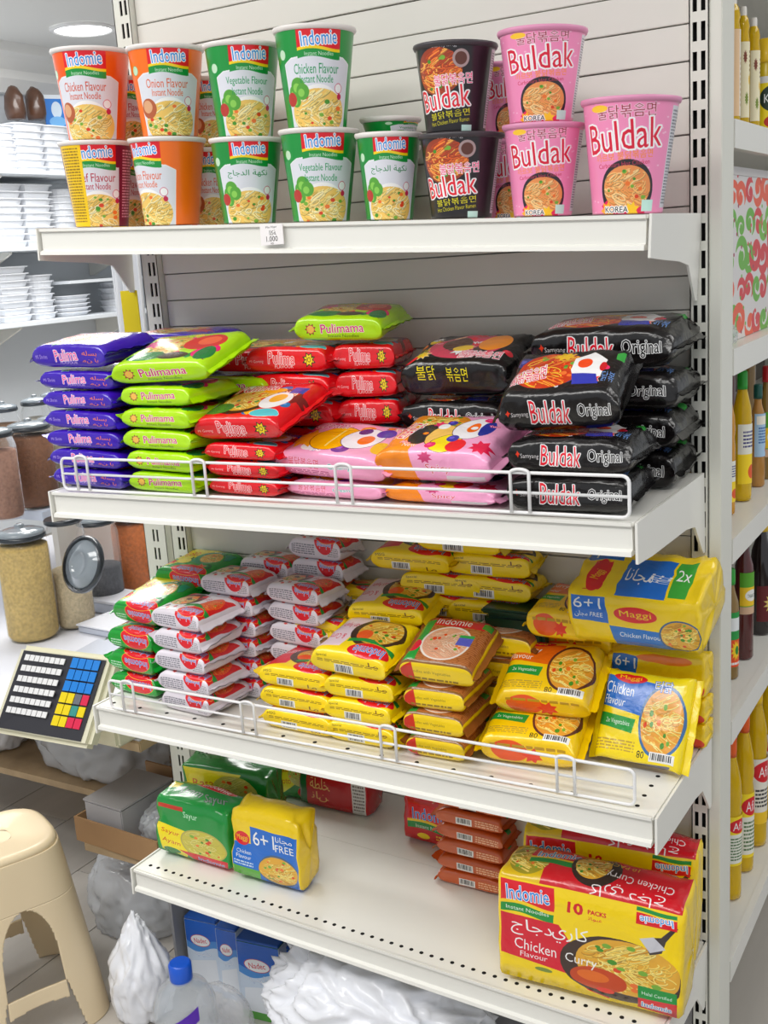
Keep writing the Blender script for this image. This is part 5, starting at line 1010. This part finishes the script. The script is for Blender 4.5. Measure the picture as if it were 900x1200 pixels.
# ------------------------------------------------------------------ plastic stool
ST = mat('cream stool plastic', (234, 214, 178), .42, coat=.15)
stl = thing('plastic_stool', 'cream plastic stool with four splayed legs at the left edge', 'stool', (0, 0, FLOOR))
s_h = .35; sx_, sy_ = on_z(-5, 980, FLOOR+s_h)[:2]; stl.location = (sx_, sy_, FLOOR+.001); stl.rotation_euler = (0, 0, -.42)
R1, R0 = .097, .138
def sq(r, z, n=40, p=3.2):
    o = []
    for k in range(n): a = 2*PI*k/n; c, s_ = math.cos(a), math.sin(a); q = (abs(c)**p+abs(s_)**p)**(-1/p); o.append((r*q*c, r*q*s_, z))
    return o
b = MB(); rs_ = [(R1*.25, s_h-.004), (R1*.3, s_h-.002), (R1*.8, s_h-.003), (R1*.9, s_h), (R1*.97, s_h-.004), (R1, s_h-.014), (R1*.96, s_h-.014), (R1*.9, s_h-.006), (R1*.25, s_h-.009)]
for r, z in rs_: b.v += sq(r, z)
for i in range(len(rs_)-1):
    for k in range(40): b.f.append((i*40+k, i*40+(k+1) % 40, (i+1)*40+(k+1) % 40, (i+1)*40+k))
b.build('seat', ST, stl, True)
MB().lathe([(R1*.27, s_h-.01), (R1*.27, s_h-.0045)], 24).build('seat_centre', ST, stl)
# the skirt is one moulded shell, cut by four arched windows, below them braces; split at the windows into legs and braces
N_, M_ = 416, 150
def shell(a, h):
    r = R1*1.0+(R0-R1)*(1-h)**.9+.006*(1-h)*math.cos(4*a-PI); p_ = 3.4; c, s_ = math.cos(a), math.sin(a); q = (abs(c)**p_+abs(s_)**p_)**(-1/p_)
    return (r*q*c, r*q*s_, h*(s_h-.012))
def region(a, h):
    u = ((a+PI/4) % (PI/2))/(PI/2)*2-1                       # 0 in the middle of a side, +-1 at a leg
    if h > .74: return 'collar'
    win = .5*(1-max(0, (h-.45)/.29)**2.5)**.5 if h > .45 else .5+.06*(.45-h)
    if .3 < h and abs(u) < win: return None
    if .17+.05*(1-u*u) < h <= .3 and abs(u) < .5: return 'brace%d' % int(((a+PI/4) % (2*PI))/(PI/2))
    if h <= .3 and abs(u) < .52+.14*(1-h/.3): return None
    return 'leg%d' % int((a % (2*PI))/(PI/2))
reg_ = {}
for i in range(N_):
    for k in range(M_):
        w_ = region((i+.5)/N_*2*PI, (k+.5)/M_)
        if w_: reg_.setdefault(w_, []).append((i, k))
for nm_, cells in reg_.items():
    idx, vv, ff = {}, [], []
    def vid(i, k):
        i %= N_
        if (i, k) not in idx: idx[(i, k)] = len(vv); vv.append(shell(i/N_*2*PI, k/M_))
        return idx[(i, k)]
    for i, k in cells: ff.append((vid(i, k), vid(i+1, k), vid(i+1, k+1), vid(i, k+1)))
    o = mk({'c': 'collar', 'b': 'leg_brace', 'l': 'leg'}[nm_[0]], vv, ff, ST, stl, True); md = o.modifiers.new('thick', 'SOLIDIFY'); md.thickness = .005; md.offset = -1
# ------------------------------------------------------------------ far left wall shelves with foam containers
M_foam = mat('white foam', (240, 243, 248), .5)
WZ = [(.765, 'lowest'), (1.11, 'middle'), (1.455, 'highest')]
for z, nm_ in WZ:
    s = thing('wall_shelf', nm_+' white shelf on the far left wall', 'shelf', (-3.648, 2.5, z))
    MB().box(0, -1.3, -.02, .35, 1.0, 0).build('shelf_board', M_wall, s, bevel=.002)
    for y in (-1.0, -.2, .6): MB().prism([(0, -.0205), (.3, -.0205), (.3, -.03), (.02, -.16), (0, -.16)], -.008+y, .008+y, 'y').build('bracket', M_white, s) if False else (lambda b: b.build('bracket', M_white, s))(MB().prism([(0, -.021), (.3, -.021), (.3, -.03), (.03, -.15), (0, -.15)], y-.008, y+.008, 'y'))
s = thing('wall_shelf', 'short white shelf above the low container stacks', 'shelf', (-3.648, 2.95, .94)); MB().box(0, -.3, -.015, .3, .6, 0).build('shelf_board', M_wall, s)
def foam(kind):
    a = {'box': (.1, .1, .032), 'bowl': (.085, .085, .03), 'plate': (.11, .11, .02)}[kind]; w, d_, h = a; n = 24; b = MB(); pr = [(.8, 0), (.9, h*.8), (1.0, h*.82), (1.0, h*.98), (.86, h*.9), (.76, .006)]
    p_ = 8 if kind == 'box' else 2.4
    for r, z in pr: b.v += [(x*w/1., y*w/1., z) for x, y, z in sq(r, z, n, p_)]
    for i in range(5):
        for k in range(n): b.f.append((i*n+k, i*n+(k+1) % n, (i+1)*n+(k+1) % n, (i+1)*n+k))
    b.f.append(tuple(range(n))[::-1]); b.f.append(tuple(5*n+k for k in range(n))); o = b.build('foam', M_foam); m = o.data; bpy.data.objects.remove(o); return m, h
FK = {k: foam(k) for k in ('box', 'bowl', 'plate')}
for kind, px, pyt, pyb, z, lb in [('box', 6, 214, 290, 1.11, 'white foam box of the stack cut by the left edge'), ('box', 40, 216, 290, 1.11, 'white foam box of the wide stack behind the maroon cup'), ('bowl', 78, 226, 288, 1.11, 'white foam bowl of the stack nearest the lower cups'),
        ('box', 12, 310, 374, .765, 'white foam box of the left stack, lowest wall shelf'), ('bowl', 49, 322, 372, .765, 'white foam bowl of the narrow stack, lowest wall shelf'), ('plate', 84, 345, 370, .765, 'white foam plate of the low plate stack, lowest wall shelf'), ('bowl', 142, 336, 370, .765, 'white foam bowl of the stack beside the hanging sheets'),
        ('bowl', 2, 136, 188, 1.455, 'white foam bowl of the left edge stack, highest wall shelf'), ('box', 28, 143, 196, 1.455, 'white foam box of the stack under the brown packets'), ('box', 62, 150, 202, 1.455, 'white foam box of the stack under the blue card')]:
    p = on_x(px, pyb, -3.48); t = float((p-CAM) @ WX); me, h = FK[kind]; n = max(1, int(round((pyb-pyt)*t/F_PX/(h*1.02)))); y0 = float(p[1])
    n = min(n, 9)
    for k in range(n):
        o = link('foam_container', me); o.location = (-3.5+rdj.uniform(-.004, .004), y0+rdj.uniform(-.004, .004), z+.001+k*(h*1.0+.0005)); o.rotation_euler = (0, 0, rdj.uniform(-.05, .05)); tag(o, ' '.join((lb+', '+('topmost' if k == n-1 else ORD[min(k, 7)] if k < 8 else 'ninth up')).replace('in the ', 'of the ').split()[:16]), 'container', 'foam containers on the far wall shelves')
M_br = mat('dark brown wrapper', (92, 62, 46), .35, coat=.4, vary=.4, bscale=14)
for px, py, lb in ((8, 132, 'dark brown wrapped packet cut by the left edge, on foam bowls'), (32, 130, 'dark brown wrapped packet standing left of the blue card')):
    p = on_x(px, py, -3.56); o = crumple('wrapped_packet', 1, .05, .045, .1, px, .1, M_br, None, 1.5, True, 3); o.location = (-3.5, p[1], on_x(px, 140, -3.5)[2]); tag(o, lb, 'packet')
pc = Cv(120, 150, (40, 120, 200)); g = pc.reg(0, 0, 1, 1); g.ell(.5, .45, .22, .25, (210, 225, 240)); g.ell(.5, .8, .35, .16, (120, 180, 230)); g.rect(0, 0, 1, .12, (225, 232, 240))
p = on_x(62, 150, -3.5); o = quad_box('picture_card', img_mat('blue picture print', pc, .4, .2, 0), .12, .16, .01, None, (-3.5, p[1]+.04, p[2]), (0, 0, 1.1)); tag(o, 'blue picture card standing on the foam boxes', 'card')
# hanging white sheets and the yellow card by the post
v, f = [], []; nx, nz = 40, 6
c0 = on_y(131, 300, 1.0); c1 = on_y(158, 300, 1.0)
for i in range(nx+1):
    for k in range(nz+1):
        u = i/nx; v.append((c0[0]+(c1[0]-c0[0])*u, 1.0+.018*math.sin(u*22)+.006*math.sin(k+u*9), CZ+.001+(1.17-CZ)*k/nz))
for i in range(nx):
    for k in range(nz): a = i*(nz+1)+k; f.append((a, a+nz+1, a+nz+2, a+1))
o = mk('curtain', v, f, mat('thin white plastic sheet', (238, 240, 244), .35, coat=.2), None, True); md = o.modifiers.new('thick', 'SOLIDIFY'); md.thickness = .003; tag(o, 'white plastic sheets hanging behind the left end of the shelves', 'sheet')
a, b_ = on_y(160, 343, .03), on_y(186, 398, .03)
yc = thing('price_card', 'plain yellow card hanging on the left slotted upright', 'card', ((a[0]+b_[0])/2-.006, .0, (a[2]+b_[2])/2)); MB().box(-.018, -.004, -.045, .018, -.002, .045).build('card_sheet', mat('yellow card stock', (226, 204, 16), .6), yc); MB().box(-.003, -.0045, .0451, .003, -.0015, .055).build('hanger', M_wire, yc)
